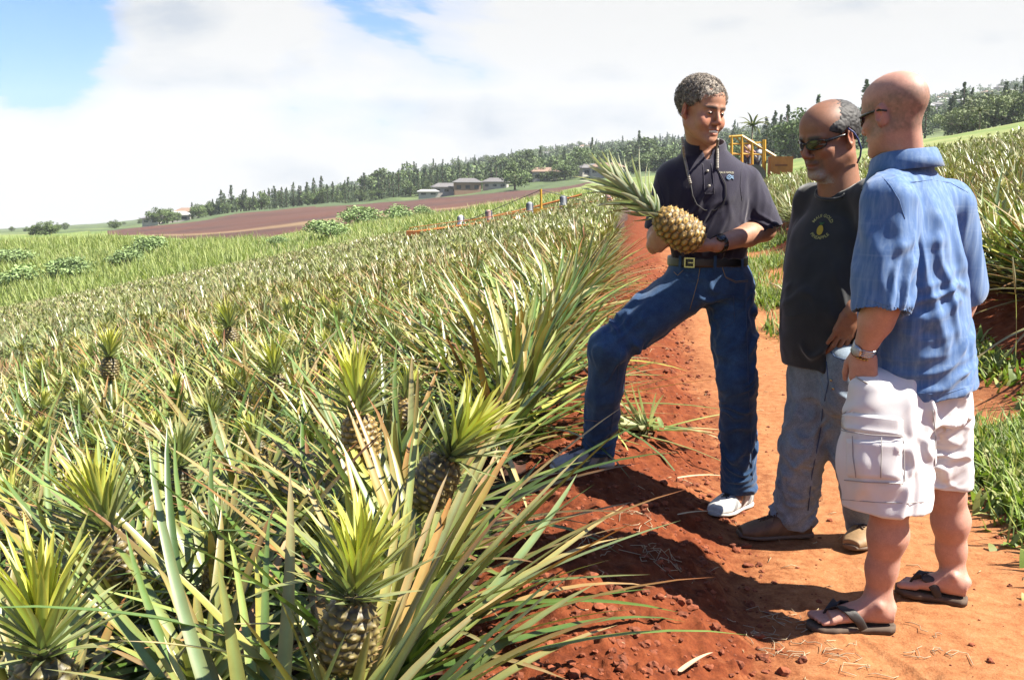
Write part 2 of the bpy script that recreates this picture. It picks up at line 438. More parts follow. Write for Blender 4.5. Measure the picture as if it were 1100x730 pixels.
    ys = N(nt, 'ShaderNodeMath', operation='MULTIPLY_ADD'); nt.links.new(noise(nt, .03, 4, .6, co), ys.inputs[0]); ys.inputs[1].default_value = 40; nt.links.new(sy.outputs['Y'], ys.inputs[2])
    st = ramp(nt, ys.outputs[0], [(0, 0), (1, 1)])
    mr = N(nt, 'ShaderNodeMapRange'); nt.links.new(ys.outputs[0], mr.inputs[0]); mr.inputs[1].default_value = 222; mr.inputs[2].default_value = 246
    tr = ramp(nt, mr.outputs[0], [(.0, 0), (.4, .85), (.6, .85), (1, 0)])
    c = mixc(nt, tr, c, (.34, .22, .10)); nt.links.new(c, b.inputs['Base Color']); b.inputs['Roughness'].default_value = .95; M['plough'] = m
    m, nt, b = newmat('hillside'); co = objco(nt)
    a = ramp(nt, noise(nt, .008, 6, .6, co), [(.3, (.07, .12, .03)), (.52, (.10, .16, .04)), (.62, (.20, .27, .08)), (.75, (.28, .30, .13))])
    c = mixc(nt, 1, a, ramp(nt, noise(nt, .15, 5, .7, co), [(.3, .6), (.7, 1.3)]), 'MULTIPLY')
    nt.links.new(c, b.inputs['Base Color']); b.inputs['Roughness'].default_value = .95; M['hill'] = m
    return M
# ------------------------------------------------------------------ sky, sun, camera
CLOUD = 2.42
SUN_EL, SUN_DIR = R(50), nz([.985, -.17, 0])
def build_light():
    w = bpy.data.worlds.new('World'); sc.world = w; w.use_nodes = True; nt = w.node_tree; bg = nt.nodes['Background']
    sky = N(nt, 'ShaderNodeTexSky', sky_type='NISHITA'); sky.sun_disc = False; sky.sun_elevation = SUN_EL
    sky.sun_rotation = math.atan2(SUN_DIR[0], SUN_DIR[1]); sky.air_density = 1; sky.dust_density = 1.2; sky.altitude = 300
    tc = N(nt, 'ShaderNodeTexCoord'); mp = N(nt, 'ShaderNodeMapping'); mp.inputs['Scale'].default_value = (1, 1, 2.6); nt.links.new(tc.outputs['Generated'], mp.inputs[0])
    n = noise(nt, 2.3, 9, .55, mp.outputs[0], .3)
    # fewer clouds towards the upper left of the view, a real gap in the cover
    g = N(nt, 'ShaderNodeVectorMath', operation='DOT_PRODUCT'); nt.links.new(tc.outputs['Generated'], g.inputs[0]); g.inputs[1].default_value = nz(ray(20, 20))
    gr = N(nt, 'ShaderNodeMapRange'); nt.links.new(g.outputs['Value'], gr.inputs[0]); gr.inputs[1].default_value = .9918; gr.inputs[2].default_value = 1.0; gr.inputs[3].default_value = 0; gr.inputs[4].default_value = .45
    g2 = N(nt, 'ShaderNodeVectorMath', operation='DOT_PRODUCT'); nt.links.new(tc.outputs['Generated'], g2.inputs[0]); g2.inputs[1].default_value = nz(ray(410, 30))
    gr2 = N(nt, 'ShaderNodeMapRange'); nt.links.new(g2.outputs['Value'], gr2.inputs[0]); gr2.inputs[1].default_value = .988; gr2.inputs[2].default_value = 1.0; gr2.inputs[3].default_value = 0; gr2.inputs[4].default_value = .17
    s1 = N(nt, 'ShaderNodeMath', operation='SUBTRACT'); nt.links.new(n, s1.inputs[0]); nt.links.new(gr.outputs[0], s1.inputs[1])
    s2 = N(nt, 'ShaderNodeMath', operation='SUBTRACT'); nt.links.new(s1.outputs[0], s2.inputs[0]); nt.links.new(gr2.outputs[0], s2.inputs[1])
    # bank of cloud lies over the hills in front; unseen cover overhead and behind is thinned to deepen shadows
    sz = N(nt, 'ShaderNodeSeparateXYZ'); nt.links.new(tc.outputs['Generated'], sz.inputs[0])
    h1 = N(nt, 'ShaderNodeMapRange'); nt.links.new(sz.outputs['Z'], h1.inputs[0]); h1.inputs[1].default_value = .38; h1.inputs[2].default_value = .75; h1.inputs[3].default_value = 0; h1.inputs[4].default_value = .22
    h2 = N(nt, 'ShaderNodeMapRange'); nt.links.new(sz.outputs['Y'], h2.inputs[0]); h2.inputs[1].default_value = .4; h2.inputs[2].default_value = -.3; h2.inputs[3].default_value = 0; h2.inputs[4].default_value = .16
    h3 = N(nt, 'ShaderNodeMapRange'); nt.links.new(sz.outputs['Z'], h3.inputs[0]); h3.inputs[1].default_value = .16; h3.inputs[2].default_value = -.02; h3.inputs[3].default_value = 0; h3.inputs[4].default_value = .12
    s3 = N(nt, 'ShaderNodeMath', operation='SUBTRACT'); nt.links.new(s2.outputs[0], s3.inputs[0]); nt.links.new(h1.outputs[0], s3.inputs[1])
    s4 = N(nt, 'ShaderNodeMath', operation='SUBTRACT'); nt.links.new(s3.outputs[0], s4.inputs[0]); nt.links.new(h2.outputs[0], s4.inputs[1])
    s5 = N(nt, 'ShaderNodeMath', operation='ADD'); nt.links.new(s4.outputs[0], s5.inputs[0]); nt.links.new(h3.outputs[0], s5.inputs[1])
    cover = ramp(nt, s5.outputs[0], [(.315, 0), (.345, .75), (.40, 1)])
    n2 = noise(nt, 3.6, 10, .50, mp.outputs[0], .15)
    cc0 = ramp(nt, n2, [(.40, (.66, .73, .82)), (.43, (.82, .86, .90)), (.465, (.93, .945, .955)), (.49, (1, 1, .99))])
    sc_ = N(nt, 'ShaderNodeVectorMath', operation='SCALE'); nt.links.new(cc0, sc_.inputs[0]); sc_.inputs['Scale'].default_value = CLOUD; cc = sc_.outputs[0]
    out = mixc(nt, cover, mixc(nt, 1, sky.outputs[0], (.22, .36, .62), 'MULTIPLY'), cc)
    nt.links.new(out, bg.inputs[0]); bg.inputs[1].default_value = .1
    l = bpy.data.lights.new('sun', 'SUN'); l.energy = 5.0; l.angle = R(.53); l.color = (1, .93, .81)
    o = bpy.data.objects.new('sun', l); COL.objects.link(o)
    d = np.array([SUN_DIR[0]*math.cos(SUN_EL), SUN_DIR[1]*math.cos(SUN_EL), math.sin(SUN_EL)])
    o.rotation_euler = Vector(d).to_track_quat('Z', 'Y').to_euler(); o.location = (20, -5, 30)
    cam = bpy.data.cameras.new('camera'); cam.sensor_width = 36; cam.lens = 36.0; cam.clip_end = 9000; cam.clip_start = .05
    c = bpy.data.objects.new('camera', cam); COL.objects.link(c); c.location = (0, 0, CAMZ); c.rotation_euler = (R(90)-PITCH, 0, 0); sc.camera = c
    sc.view_settings.view_transform = 'Standard'; sc.view_settings.look = 'None'; sc.view_settings.exposure = 1.8; sc.view_settings.gamma = 1
    sc.render.engine = 'CYCLES'; sc.cycles.max_bounces = 5; sc.cycles.volume_bounces = 0; sc.cycles.use_denoising = True
def build_haze():
    lo = np.array([1e9]*3); hi = -lo
    for o in bpy.data.objects:
        if o.type != 'MESH': continue
        if o.parent is None or o.name.startswith('crown'):
            for c in o.bound_box: w = np.array((o.matrix_world if o.parent is None else o.parent.matrix_basis) @ Vector(c)); lo = np.minimum(lo, w); hi = np.maximum(hi, w)
    lo -= [20, 20, 1]; hi += [20, 20, 6]; print('haze', lo, hi)
    mb = MB(); mb.box((lo+hi)/2, hi-lo); m = bpy.data.materials.new('haze_air'); m.use_nodes = True; nt = m.node_tree
    nt.nodes.remove(nt.nodes['Principled BSDF']); v = N(nt, 'ShaderNodeVolumePrincipled'); v.inputs['Density'].default_value = .00012; v.inputs['Color'].default_value = (.86, .92, 1, 1)
    nt.links.new(v.outputs[0], nt.nodes['Material Output'].inputs['Volume'])
    o = link('haze', mb.mesh('haze', m, False)); tag(o, 'thin pale haze over the far hillside', kind='stuff')

def calibrate(K=.66, keep=()):
    """one overall level for the base colours of all diffuse materials"""
    for m in bpy.data.materials:
        if not m.use_nodes: continue
        k = keep[m.name] if m.name in keep else K
        nt = m.node_tree
        for nd in list(nt.nodes):
            s = nd.inputs.get('Base Color') if nd.type == 'BSDF_PRINCIPLED' else nd.inputs.get('Color') if nd.type == 'BSDF_TRANSLUCENT' else None
            if s is None: continue
            if s.is_linked:
                src = s.links[0].from_socket; o = mixc(nt, 1, src, (k, k, k), 'MULTIPLY'); nt.links.new(o, s)
            else: v = s.default_value; s.default_value = (v[0]*k, v[1]*k, v[2]*k, 1)
# ------------------------------------------------------------------ leaves, pineapple plants
def leaves(base, az, th0, L, w, droop, S, c0, c1, gutter=.35, n3=True, side=None, tipw=.04, frame3=None, cmid=None):
    n = len(base); s = np.linspace(0, 1, S+1)[None, :]
    th = th0[:, None]-droop[:, None]*s**1.4
    azs = az[:, None]+(0 if side is None else side[:, None]*s**1.5)
    ds = (L/S)[:, None]
    dx = np.cos(th)*np.cos(azs); dy = np.cos(th)*np.sin(azs); dz = np.sin(th)
    D = np.stack([dx, dy, dz], -1)                                   # n,S+1,3
    mid = (D[:, 1:]+D[:, :-1])/2*ds[..., None]
    C = np.concatenate([np.zeros((n, 1, 3)), np.cumsum(mid, 1)], 1)+base[:, None, :]
    W = np.stack([-np.sin(azs), np.cos(azs), 0*azs], -1)
    Nn = np.cross(D, W)*-1
    Nn = np.where(Nn[..., 2:3] < 0, -Nn, Nn) if False else np.cross(W, D)*-1
    prof = (np.clip(1-s, 0, 1)**.58*(1-.25*(1-s)**6)*(1-tipw)+tipw*(1-s)+.01)
    ww = w[:, None]*prof/2
    up = np.stack([-np.sin(th)*np.cos(azs), -np.sin(th)*np.sin(azs), np.cos(th)], -1)
    if n3:
        V = np.stack([C-W*ww[..., None]+up*(ww*gutter)[..., None], C, C+W*ww[..., None]+up*(ww*gutter)[..., None]], 2); k = 3
    else:
        V = np.stack([C-W*ww[..., None], C+W*ww[..., None]], 2); k = 2
    ss = (s**1.7)[..., None]; col = c0[:, None, :]*(1-ss)+c1[:, None, :]*ss
    if cmid is not None: pass
    col = np.broadcast_to(col[:, :, None, :], V.shape).copy()
    if n3: col[:, :, 1, :] *= 1.12; col[:, :, 0, :] *= np.array([1.16, .90, .72]); col[:, :, 2, :] *= np.array([1.16, .90, .72])
    i = np.arange(n)[:, None, None]; a = np.arange(S)[None, :, None]; b = np.arange(k-1)[None, None, :]
    v0 = (i*(S+1)+a)*k+b
    Q = np.stack([v0, v0+1, v0+k+1, v0+k], -1).reshape(-1, 4)
    return V.reshape(-1, 3), Q, col.reshape(-1, 3)
GREENS = np.array([[.09, .18, .045], [.13, .23, .06], [.17, .29, .085], [.21, .31, .14], [.27, .38, .11], [.10, .19, .035], [.40, .44, .10], [.46, .38, .12], [.32, .16, .06], [.44, .41, .19]])
GP = np.array([.15, .17, .17, .13, .13, .12, .05, .03, .03, .02]); GP = GP/GP.sum()
def leafcols(r, n, yellow=0.0):
    c0 = GREENS[r.choice(len(GREENS), n, p=GP)]*r.uniform(.8, 1.25, (n, 1))
    tips = np.array([[.42, .20, .08], [.34, .13, .05], [.45, .36, .18], [.25, .28, .12], [.55, .46, .28], [.30, .10, .06]])
    c1 = tips[r.integers(0, len(tips), n)]*r.uniform(.8, 1.2, (n, 1))
    c1 = np.where(r.random((n, 1)) < .55, c0*1.15, c1)
    if yellow: 
        c0 = c0*(1-yellow)+np.array([.50, .43, .19])*yellow; c1 = c1*(1-yellow)+np.array([.56, .44, .22])*yellow
    return c0, c1
def rosette(r, n, H0=.12, Lr=(.5, .95), wr=(.032, .050), S=9, n3=True, yellow=0.0, lean=None):
    t = np.linspace(0, 1, n)                       # 0 = outer/low, 1 = inner/erect
    az = np.arange(n)*2.39996+r.normal(0, .25, n)
    th = np.radians(10+66*t**1.35)+r.normal(0, .17, n)
    L = (Lr[1]-(Lr[1]-Lr[0])*np.abs(t-.35)/.65)*r.uniform(.8, 1.12, n)
    droop = r.uniform(.05, .65, n)*(1.25-t*.8)
    droop = np.where(r.random(n) < .1, droop+.9, droop)
    base = np.stack([.03*np.cos(az)*(1-t*.5), .03*np.sin(az)*(1-t*.5), .02+H0*t*1.6], 1)
    w = r.uniform(*wr, n)
    c0, c1 = leafcols(r, n, yellow)
    hk = (sstep(.62, .85, t)*.6)[:, None]; c0 = c0*(1-hk)+np.array([.42, .50, .15])*hk; c1 = c1*(1-hk)+np.array([.46, .50, .18])*hk; L = L*(1-.35*sstep(.7, 1, t)); th = th-.12*sstep(.7, 1, t)
    old = t < .18
    c0[old] = c0[old]*.5+np.array([.33, .23, .11])*.5; c1[old] = [.38, .27, .14]
    return leaves(base, az, th, L, w, droop, S, c0, c1, n3=n3, side=r.normal(0, .22, n))
def crown_leaves(r, n=46, L0=.17, w0=.022, yellow=.3, S=6, spread=1.0):
    t = np.linspace(0, 1, n); az = np.arange(n)*2.39996+r.normal(0, .15, n)
    th = np.radians(14+74*t**.85)+r.normal(0, .09, n)
    L = L0*(.38+.62*np.sin(np.pi*np.clip(t*.72+.10, 0, 1)))*r.uniform(.8, 1.15, n)
    droop = -r.uniform(.0, .35, n)*(1-t)+r.uniform(.1, .75, n)*spread*(.4+.6*t)
    base = np.stack([.018*np.cos(az)*(1-t*.7), .018*np.sin(az)*(1-t*.7), .002+.055*t], 1)
    g = np.array([.24, .32, .17]); y = np.array([.56, .66, .12]); k = (yellow*sstep(.25, .8, t))[:, None]
    c0 = (g*(1-k)+y*k)*r.uniform(.85, 1.2, (n, 1)); c1 = c0*np.array([1.0, .95, .8])*.9+np.array([.10, .05, .02])*r.random((n, 1))
    return leaves(base, az, th, L, np.full(n, w0)*r.uniform(.8, 1.15, n), droop, S, c0, c1, side=r.normal(0, .1, n), gutter=.45)
def fruit_shape(r, h=.17, rad=.055, ripe=0.4, res=(60, 90), bracts=True, ne=11, nr=9):
    """fruit standing on z=0, with raised eyes in spirals"""
    nt_, nz_ = res; th = np.linspace(0, 2*np.pi, nt_, endpoint=False); zz = np.linspace(0, 1, nz_)
    T, Z = np.meshgrid(th, zz, indexing='ij')
    rr = rad*np.clip(1-np.abs(2*Z-1)**3.2, 0, 1)**.5*(1.04-.14*Z)
    a = T/(2*np.pi)*ne; b = Z*nr; row = np.floor(b); fa = (a+.5*(row % 2)) % 1-.5; fb = b % 1-.5
    # hex-ish lattice: take nearest of rows
    best = np.full(T.shape, 9.); eid = np.zeros(T.shape)
    for dr in (-1, 0, 1):
        rw = row+dr; f_a = (a+.5*(np.abs(rw) % 2)) % 1-.5; d = np.sqrt((f_a*1.0)**2+((b-rw-.5)*.95)**2)
        m = d < best; best = np.where(m, d, best); eid = np.where(m, rw*31+np.floor(a+.5*(np.abs(rw) % 2)) % ne, eid)
    hgt = np.clip(1-(best/.56)**4, 0, 1)
    r2 = rr*(1+.07*hgt)-.004+.006*np.exp(-(best/.13)**2)
    V = np.stack([r2*np.cos(T), r2*np.sin(T), Z*h], -1).reshape(-1, 3)
    i, j = np.meshgrid(np.arange(nt_), np.arange(nz_-1), indexing='ij')
    Q = np.stack([i*nz_+j, ((i+1) % nt_)*nz_+j, ((i+1) % nt_)*nz_+j+1, i*nz_+j+1], -1).reshape(-1, 4)
    gold = np.array([.62, .36, .07]); green = np.array([.075, .11, .045]); dark = np.array([.035, .035, .018])
    face = gold*ripe+green*(1-ripe)
    k = _h(eid.astype(np.int64), np.zeros_like(eid, dtype=np.int64), np.zeros_like(eid, dtype=np.int64), 5)
    c = face*(.75+.5*k[..., None]); e = sstep(.30, .50, best)[..., None]; c = c*(1-e)+(dark*(1-ripe*.5)+gold*.25*ripe)*e
    tip = np.exp(-(best/.14)**2)[..., None]; c = c*(1-tip*.6)+np.array([.55, .42, .22])*tip*.6
    parts = [(V, Q, c.reshape(-1, 3))]
    if bracts:
        A, E = [], []
        for rw in range(nr):
            for q in range(ne):
                aa = (q-.5*(rw % 2))/ne*2*np.pi; zf = (rw+.5)/nr; ra = rad*max(1-abs(2*zf-1)**3.2, 0)**.5*(1.04-.14*zf)
                A.append([ra*1.02*math.cos(aa), ra*1.02*math.sin(aa), zf*h-.004]); E.append(aa)
        A = np.array(A); E = np.array(E); n = len(A)
        cb = np.tile([.50, .36, .18], (n, 1))*r.uniform(.7, 1.2, (n, 1))
        parts.append(leaves(A, E, np.radians(r.uniform(25, 65, n)), r.uniform(.010, .018, n), np.full(n, .007), np.zeros(n), 2, cb, cb*1.1))
    return parts
def join_parts(parts):
    mb = MB()
    for V, Q, C in parts: mb.add(V, Q, c=C)
    return mb
def plant_mats():
    M = {}
    def leafmat(name, rough, tr, var=.18):
        m, nt, b = newmat(name); a = N(nt, 'ShaderNodeVertexColor', layer_name='Col'); oi = N(nt, 'ShaderNodeObjectInfo')
        co = objco(nt); n = noise(nt, 9, 4, .6, co)
        c = mixc(nt, 1, a.outputs['Color'], ramp(nt, n, [(.3, 1-var), (.7, 1+var)]), 'MULTIPLY')
        mr = N(nt, 'ShaderNodeMapRange'); nt.links.new(oi.outputs['Random'], mr.inputs[0]); mr.inputs[3].default_value = .85; mr.inputs[4].default_value = 1.15
        c = mixc(nt, 1, c, mr.outputs[0], 'MULTIPLY')
        nt.links.new(c, b.inputs['Base Color']); b.inputs['Roughness'].default_value = rough; b.inputs['Specular IOR Level'].default_value = .5
        t = N(nt, 'ShaderNodeBsdfTranslucent'); nt.links.new(mixc(nt, 1, c, (1.1, 1.25, .6), 'MULTIPLY'), t.inputs[0])
        mx = N(nt, 'ShaderNodeMixShader'); mx.inputs[0].default_value = tr; nt.links.new(b.outputs[0], mx.inputs[1]); nt.links.new(t.outputs[0], mx.inputs[2])
        nt.links.new(mx.outputs[0], nt.nodes['Material Output'].inputs['Surface']); return m
    M['leaf'] = leafmat('pineapple_leaf', .38, .15); M['crownleaf'] = leafmat('crown_leaf', .45, .25)
    M['grass'] = leafmat('weed_leaf', .6, .3); M['tree'] = leafmat('tree_foliage', .8, .1)
    M['fruit'] = simple('pineapple_rind', (1, 1, 1), .5, attr=True, var=.15, vs=60, bmp=.3, bs=180)
    M['straw'] = simple('dry_straw', (1, 1, 1), .8, attr=True)
    return M
def in_view(x, y, z, m=.04):
    q = np.stack([x, y, z-CAMZ], 1); dep = q[:, 1]*CP-q[:, 2]*SP; sx = q[:, 0]/dep; sy = (q[:, 1]*SP+q[:, 2]*CP)/dep
    return (dep > .2) & (np.abs(sx) < .5+m) & (np.abs(sy) < .332+m)
def build_plants(M):
    r = np.random.default_rng(11)
    var = [mkmesh('pineapple_leaves', *rosette(r, int(r.integers(46, 62)))[:2], M['leaf']) for _ in range(1)]
    var = []
    for k in range(9):
        V, Q, C = rosette(r, int(r.integers(46, 64)), Lr=(.36, .80)); var.append(mkmesh('pineapple_leaves', V, Q, M['leaf'], col=C))
    edge = []
    for k in range(5):
        V, Q, C = rosette(r, 62, Lr=(.5, 1.05), wr=(.034, .052)); edge.append(mkmesh('pineapple_leaves', V, Q, M['leaf'], col=C))
    crowns = []
    for k in range(6):
        V, Q, C = crown_leaves(r, 64, L0=r.uniform(.13, .18), yellow=r.uniform(0, .8), w0=.020); crowns.append(mkmesh('fruit_crown', V, Q, M['crownleaf'], col=C))
    fruits = []
    for k in range(3): fruits.append(join_parts(fruit_shape(r, .14, .048, (.15, .35, .55)[k], (54, 63))).mesh('pineapple_fruit', M['fruit']))
    # --- candidates on the bed lattice
    pts = []
    def lattice(us, v0, v1, dv, seed):
        rr = np.random.default_rng(seed); out = []
        for k, u in enumerate(us):
            vs = np.arange(v0, v1, dv); vs = vs+rr.normal(0, .05, len(vs))+rr.uniform(0, dv); uu = u+rr.normal(0, .05, len(vs))
            out.append(np.stack([uu, vs], 1))
        return np.vstack(out)
    usL = []; u = -.68
    k = 0
    while u > -9: usL.append(u); u -= (.42 if k % 2 == 0 else .50); k += 1
    near = lattice(usL, -2, 22, .38, 3)
    usR = [3.05+.46*k for k in range(10)]
    nearR = lattice(usR, 4, 22, .38, 5)
    uvp = np.vstack([near, nearR]); x, y = xy_of(uvp[:, 0], uvp[:, 1]); z = H(x, y)
    # plants with fruit placed where the photograph shows them: crown pixel, fruit-foot pixel, depth, ripeness, mesh numbers
    special = [((390, 497), (384, 440), 3.0, .62, 'ripening pineapple with pale golden rind standing upright between leaves', 1.15),
               ((447, 545), (492, 478), 2.25, .25, 'dark green pineapple leaning right under a bright yellow green crown', 1.05),
               ((368, 722), (378, 655), 1.62, .28, 'dark green pineapple low in the leaves under a tall light green crown', 1.0),
               ((135, 630), (118, 575), 2.0, .35, 'pineapple with yellow centred crown surrounded by grey green leaves', 1.1),
               ((50, 790), (48, 740), 1.45, .2, 'pineapple with large light green crown beside the bottom corner of the field', 1.1),
               ((300, 430), (296, 405), 4.3, .3, 'pineapple with small bright yellow green crown in the middle of the field', 1.0),
               ((250, 372), (246, 350), 6.0, .3, 'pineapple with upright silvery crown further back in the field', 1.1),
               ((118, 408), (118, 392), 4.6, .3, 'pineapple with silvery spiky crown above the brown tipped leaves', 1.0)]
    keep = np.hypot(x, y-.1) > 1.0
    keep &= ~((np.hypot(x, y) < 1.35) & (x > -.45))
    sp = []
    for i_, (f, c, d, rp_, lb_, s_) in enumerate(special):
        d0 = d
        for _ in range(60):
            b = P(*f, d); hh = b[2]-float(H(b[0], b[1])); d += (hh-(.44 if i_ in (0, 1) else .34))*.5
        d = max(min(d, d0*1.5), d0*.8); special[i_] = (f, c, d, rp_, lb_, s_*min(d/d0, 1.2)); b = P(*f, d); sp.append(b); keep &= np.hypot(x-b[0], y-b[1]) > .17
    u_, v_ = uvp[:, 0], uvp[:, 1]
    # leave the planted foot of the man free
    keep &= np.hypot(x-.12, y-4.15) > .42
    x, y, z, u_ = x[keep], y[keep], z[keep], u_[keep]
    vis = in_view(x, y, z+.5, .10)
    dist = np.hypot(x, y); order = np.argsort(dist)
    chosen = [i for i in order if vis[i]][:292]; ch = set(chosen)
    count = 0
    def place(me, loc, rot, s, label, group, tilt=(0, 0)):
        o = bpy.data.objects.new('pineapple_plant', me); COL.objects.link(o); o.location = loc
        o.rotation_euler = (tilt[0], tilt[1], rot); o.scale = (s, s, s); tag(o, label, 'pineapple plant', group); return o
    def add_fruit(par, fm, cm, z0, tx, ty, s=1.0):
        f = bpy.data.objects.new('fruit', fm); COL.objects.link(f); f.parent = par; f.location = (0, 0, z0); f.rotation_euler = (tx, ty, r.uniform(0, 6)); f.scale = (s, s, s)
        c = bpy.data.objects.new('fruit_crown', cm); COL.objects.link(c); c.parent = f; c.location = (0, 0, .126); return f
    for i in chosen:
        isr = u_[i] > 1; isedge = (not isr and u_[i] > -.9) or (isr and u_[i] < 3.3)
        me = (edge if isedge else var)[int(r.integers(0, 5 if isedge else 9))]
        s = r.uniform(.82, 1.08)*(1.12 if isr else 1)
        near_d = dist[i]
        if near_d < 2.2: s *= .88
        hasf = r.random() < (.34 if not isedge else .10)
        if isr: lab, grp = 'spiky pineapple plant in the raised planting on the far side of the dirt path', 'pineapple plants beyond the path'
        elif isedge: lab, grp = 'pineapple plant at the field edge with long leaves arching over the red dirt', 'pineapple plants along the path edge'
        elif hasf: lab, grp = 'pineapple plant bearing a crowned fruit among the field rows', 'fruiting pineapple plants in the field rows'
        else: lab, grp = 'leafy pineapple plant without fruit among the field rows', 'leafy pineapple plants in the field rows'
        if hasf and not isr and isedge: lab = 'edge pineapple plant with a fruit crown showing, leaves over the red dirt'; grp = 'fruiting plants along the path edge'
        o = place(me, (x[i], y[i], z[i]), r.uniform(0, 6.28), s, lab, grp, (r.normal(0, .10), r.normal(0, .10)+(.12 if isedge and not isr else 0)))
        if hasf: add_fruit(o, fruits[int(r.integers(0, 3))], crowns[int(r.integers(0, 6))], r.uniform(.24, .38), r.normal(0, .2), r.normal(0, .2), .95)
    # special fruit plants
    for (f, c, d, ripe, lab, s), b in zip(special, sp):
        g = float(H(b[0], b[1])); cc = P(*c, d)
        me = var[int(r.integers(0, 9))]
        o = place(me, (b[0], b[1], g), r.uniform(0, 6.28), 1.0, 'plant of the '+lab if False else lab.replace('pineapple ', 'pineapple plant fruit ', 1) if False else 'plant bearing a '+lab, None)
        h = b[2]-g; fm = join_parts(fruit_shape(r, .14, .052, ripe, (72, 90))).mesh('pineapple_fruit', M['fruit'])
        ax = nz(cc-b); q = Vector(ax).to_track_quat('Z', 'Y').to_euler()
        V, Q, C = crown_leaves(r, 70, L0=.135*s, yellow=.85, w0=.019); cm = mkmesh('fruit_crown', V, Q, M['crownleaf'], col=C)
        o.rotation_euler = (0, 0, 0)
        f_ = add_fruit(o, fm, cm, 0, 0, 0, s); f_.location = (0, 0, h); f_.rotation_euler = q
        st = MB(); st.tube([(0, 0, 0), (0, 0, h+.01)], .014, 7, col=(.2, .26, .1)); so = link('stalk', st.mesh('stalk', M['leaf']), o)
    # --- remaining plants: countless, one mass each side
    def mass(U, Vv, rr, K, S, n3, sc_, wmul, name, label, yellow):
        X, Y = xy_of(U, Vv); Z = H(X, Y); n = len(X)
        t = np.tile(np.linspace(0, 1, K), n); az = np.tile(np.arange(K)*2.39996, n)+rr.uniform(0, 6.28, n*K)
        th = np.radians(10+64*t**1.2)+rr.normal(0, .18, n*K); s = np.repeat(sc_*rr.uniform(.75, 1.1, n), K)
        L = (.66-.30*np.abs(t-.35)/.65)*rr.uniform(.8, 1.1, n*K)*s; droop = rr.uniform(.1, .7, n*K)*(1.2-.7*t)
        base = np.repeat(np.stack([X, Y, Z], 1), K, 0)+np.stack([0*t, 0*t, (.02+.2*t)*s], 1)
        yb = yellow if np.isscalar(yellow) else np.repeat(yellow, K)[:, None]
        c0, c1 = leafcols(rr, n*K); 
        c0 = c0*(1-yb)+np.array([.42, .45, .16])*yb; c1 = c1*(1-yb)+np.array([.54, .46, .22])*yb
        pl = np.repeat(rr.random(n), K)[:, None]; c0 = np.where(pl < .22, c0*.4+np.array([.36, .43, .14])*.6, c0); c0 = np.where(pl > .8, c0*.5+np.array([.36, .36, .26])*.5, c0)
        hrt = (pl[:, 0] < .30) & (t > .45); base[:, 2] += np.where(hrt, .30, 0)*s; L = np.where(hrt, L*.38, L); th = np.where(hrt, th-.35, th); c0 = np.where(hrt[:, None], c0*.35+np.array([.46, .50, .17])*.65, c0); c1 = np.where(hrt[:, None], c0*.95, c1)
        return leaves(base, az, th, L, rr.uniform(.032, .05, n*K)*wmul, droop, S, c0, c1, n3=n3, side=rr.normal(0, .2, n*K))
    rest = np.array([i for i in range(len(x)) if i not in ch and (dist[i] > 1.0)])
    ur, vr = uv_of(x[rest], y[rest])
    rr = np.random.default_rng(21)
    def grid(u0, u1, v0, v1, du, dv):
        a = np.arange(u0, u1, du); b = np.arange(v0, v1, dv); g = np.stack(np.meshgrid(a, b, indexing='ij'), -1).reshape(-1, 2)
        g = g+rr.normal(0, 1, g.shape)*[du*.12, dv*.22]; X, Y = xy_of(g[:, 0], g[:, 1])
        k = (Y > 0) & (Y < 91) & (np.abs(X/np.maximum(Y, .1)) < .62); return g[k]
    L = []; Rr = []
    a = np.stack([ur, vr], 1); L.append((a[a[:, 0] < 1], 34, 5, True, .95, 1.0)); Rr.append((a[a[:, 0] > 1], 34, 5, True, 1.08, 1.0))
    g = grid(-34, -9.2, -2, 22, .48, .40); L.append((g, 26, 4, False, .95, 1.15))
    g = grid(-22, -.65, 22, 42, .5, .45); L.append((g, 24, 3, False, .98, 1.3))
    g = grid(-66, -.65, 42, 103.5, .8, .8); L.append((g, 20, 3, False, 1.15, 2.2))
    g = grid(-52, -22.4, 22, 42, .8, .7); L.append((g, 20, 3, False, 1.05, 1.8))
    g = grid(3.05, 3.05+.46*10, 22, 46, .46, .42); Rr.append((g, 26, 4, False, 1.08, 1.2))
    g = grid(7.7, 30, 8, 46, .6, .55); Rr.append((g, 24, 3, False, 1.08, 1.5))
    for nm, lab, lst in (('pineapple_rows', 'far rows of tan and green pineapple plants filling the sloping field', L), ('pineapple_bank', 'rest of the pineapple plants on the bank beyond the path', Rr)):
        mb = MB()
        for g, K, S, n3, s_, wm in lst:
            X, Y = xy_of(g[:, 0], g[:, 1]); yel = np.clip((np.hypot(X, Y)-8)/45, 0, .5)  # yellower with distance: the look of sunlit leaf tips put into the colour
            V, Q, C = mass(g[:, 0], g[:, 1], rr, K, S, n3, s_, wm, nm, lab, yel); mb.add(V, Q, c=C)
        o = link(nm, mb.mesh(nm, M['leaf'])); tag(o, lab, None, None, 'stuff'); print(nm, mb.n)
    return
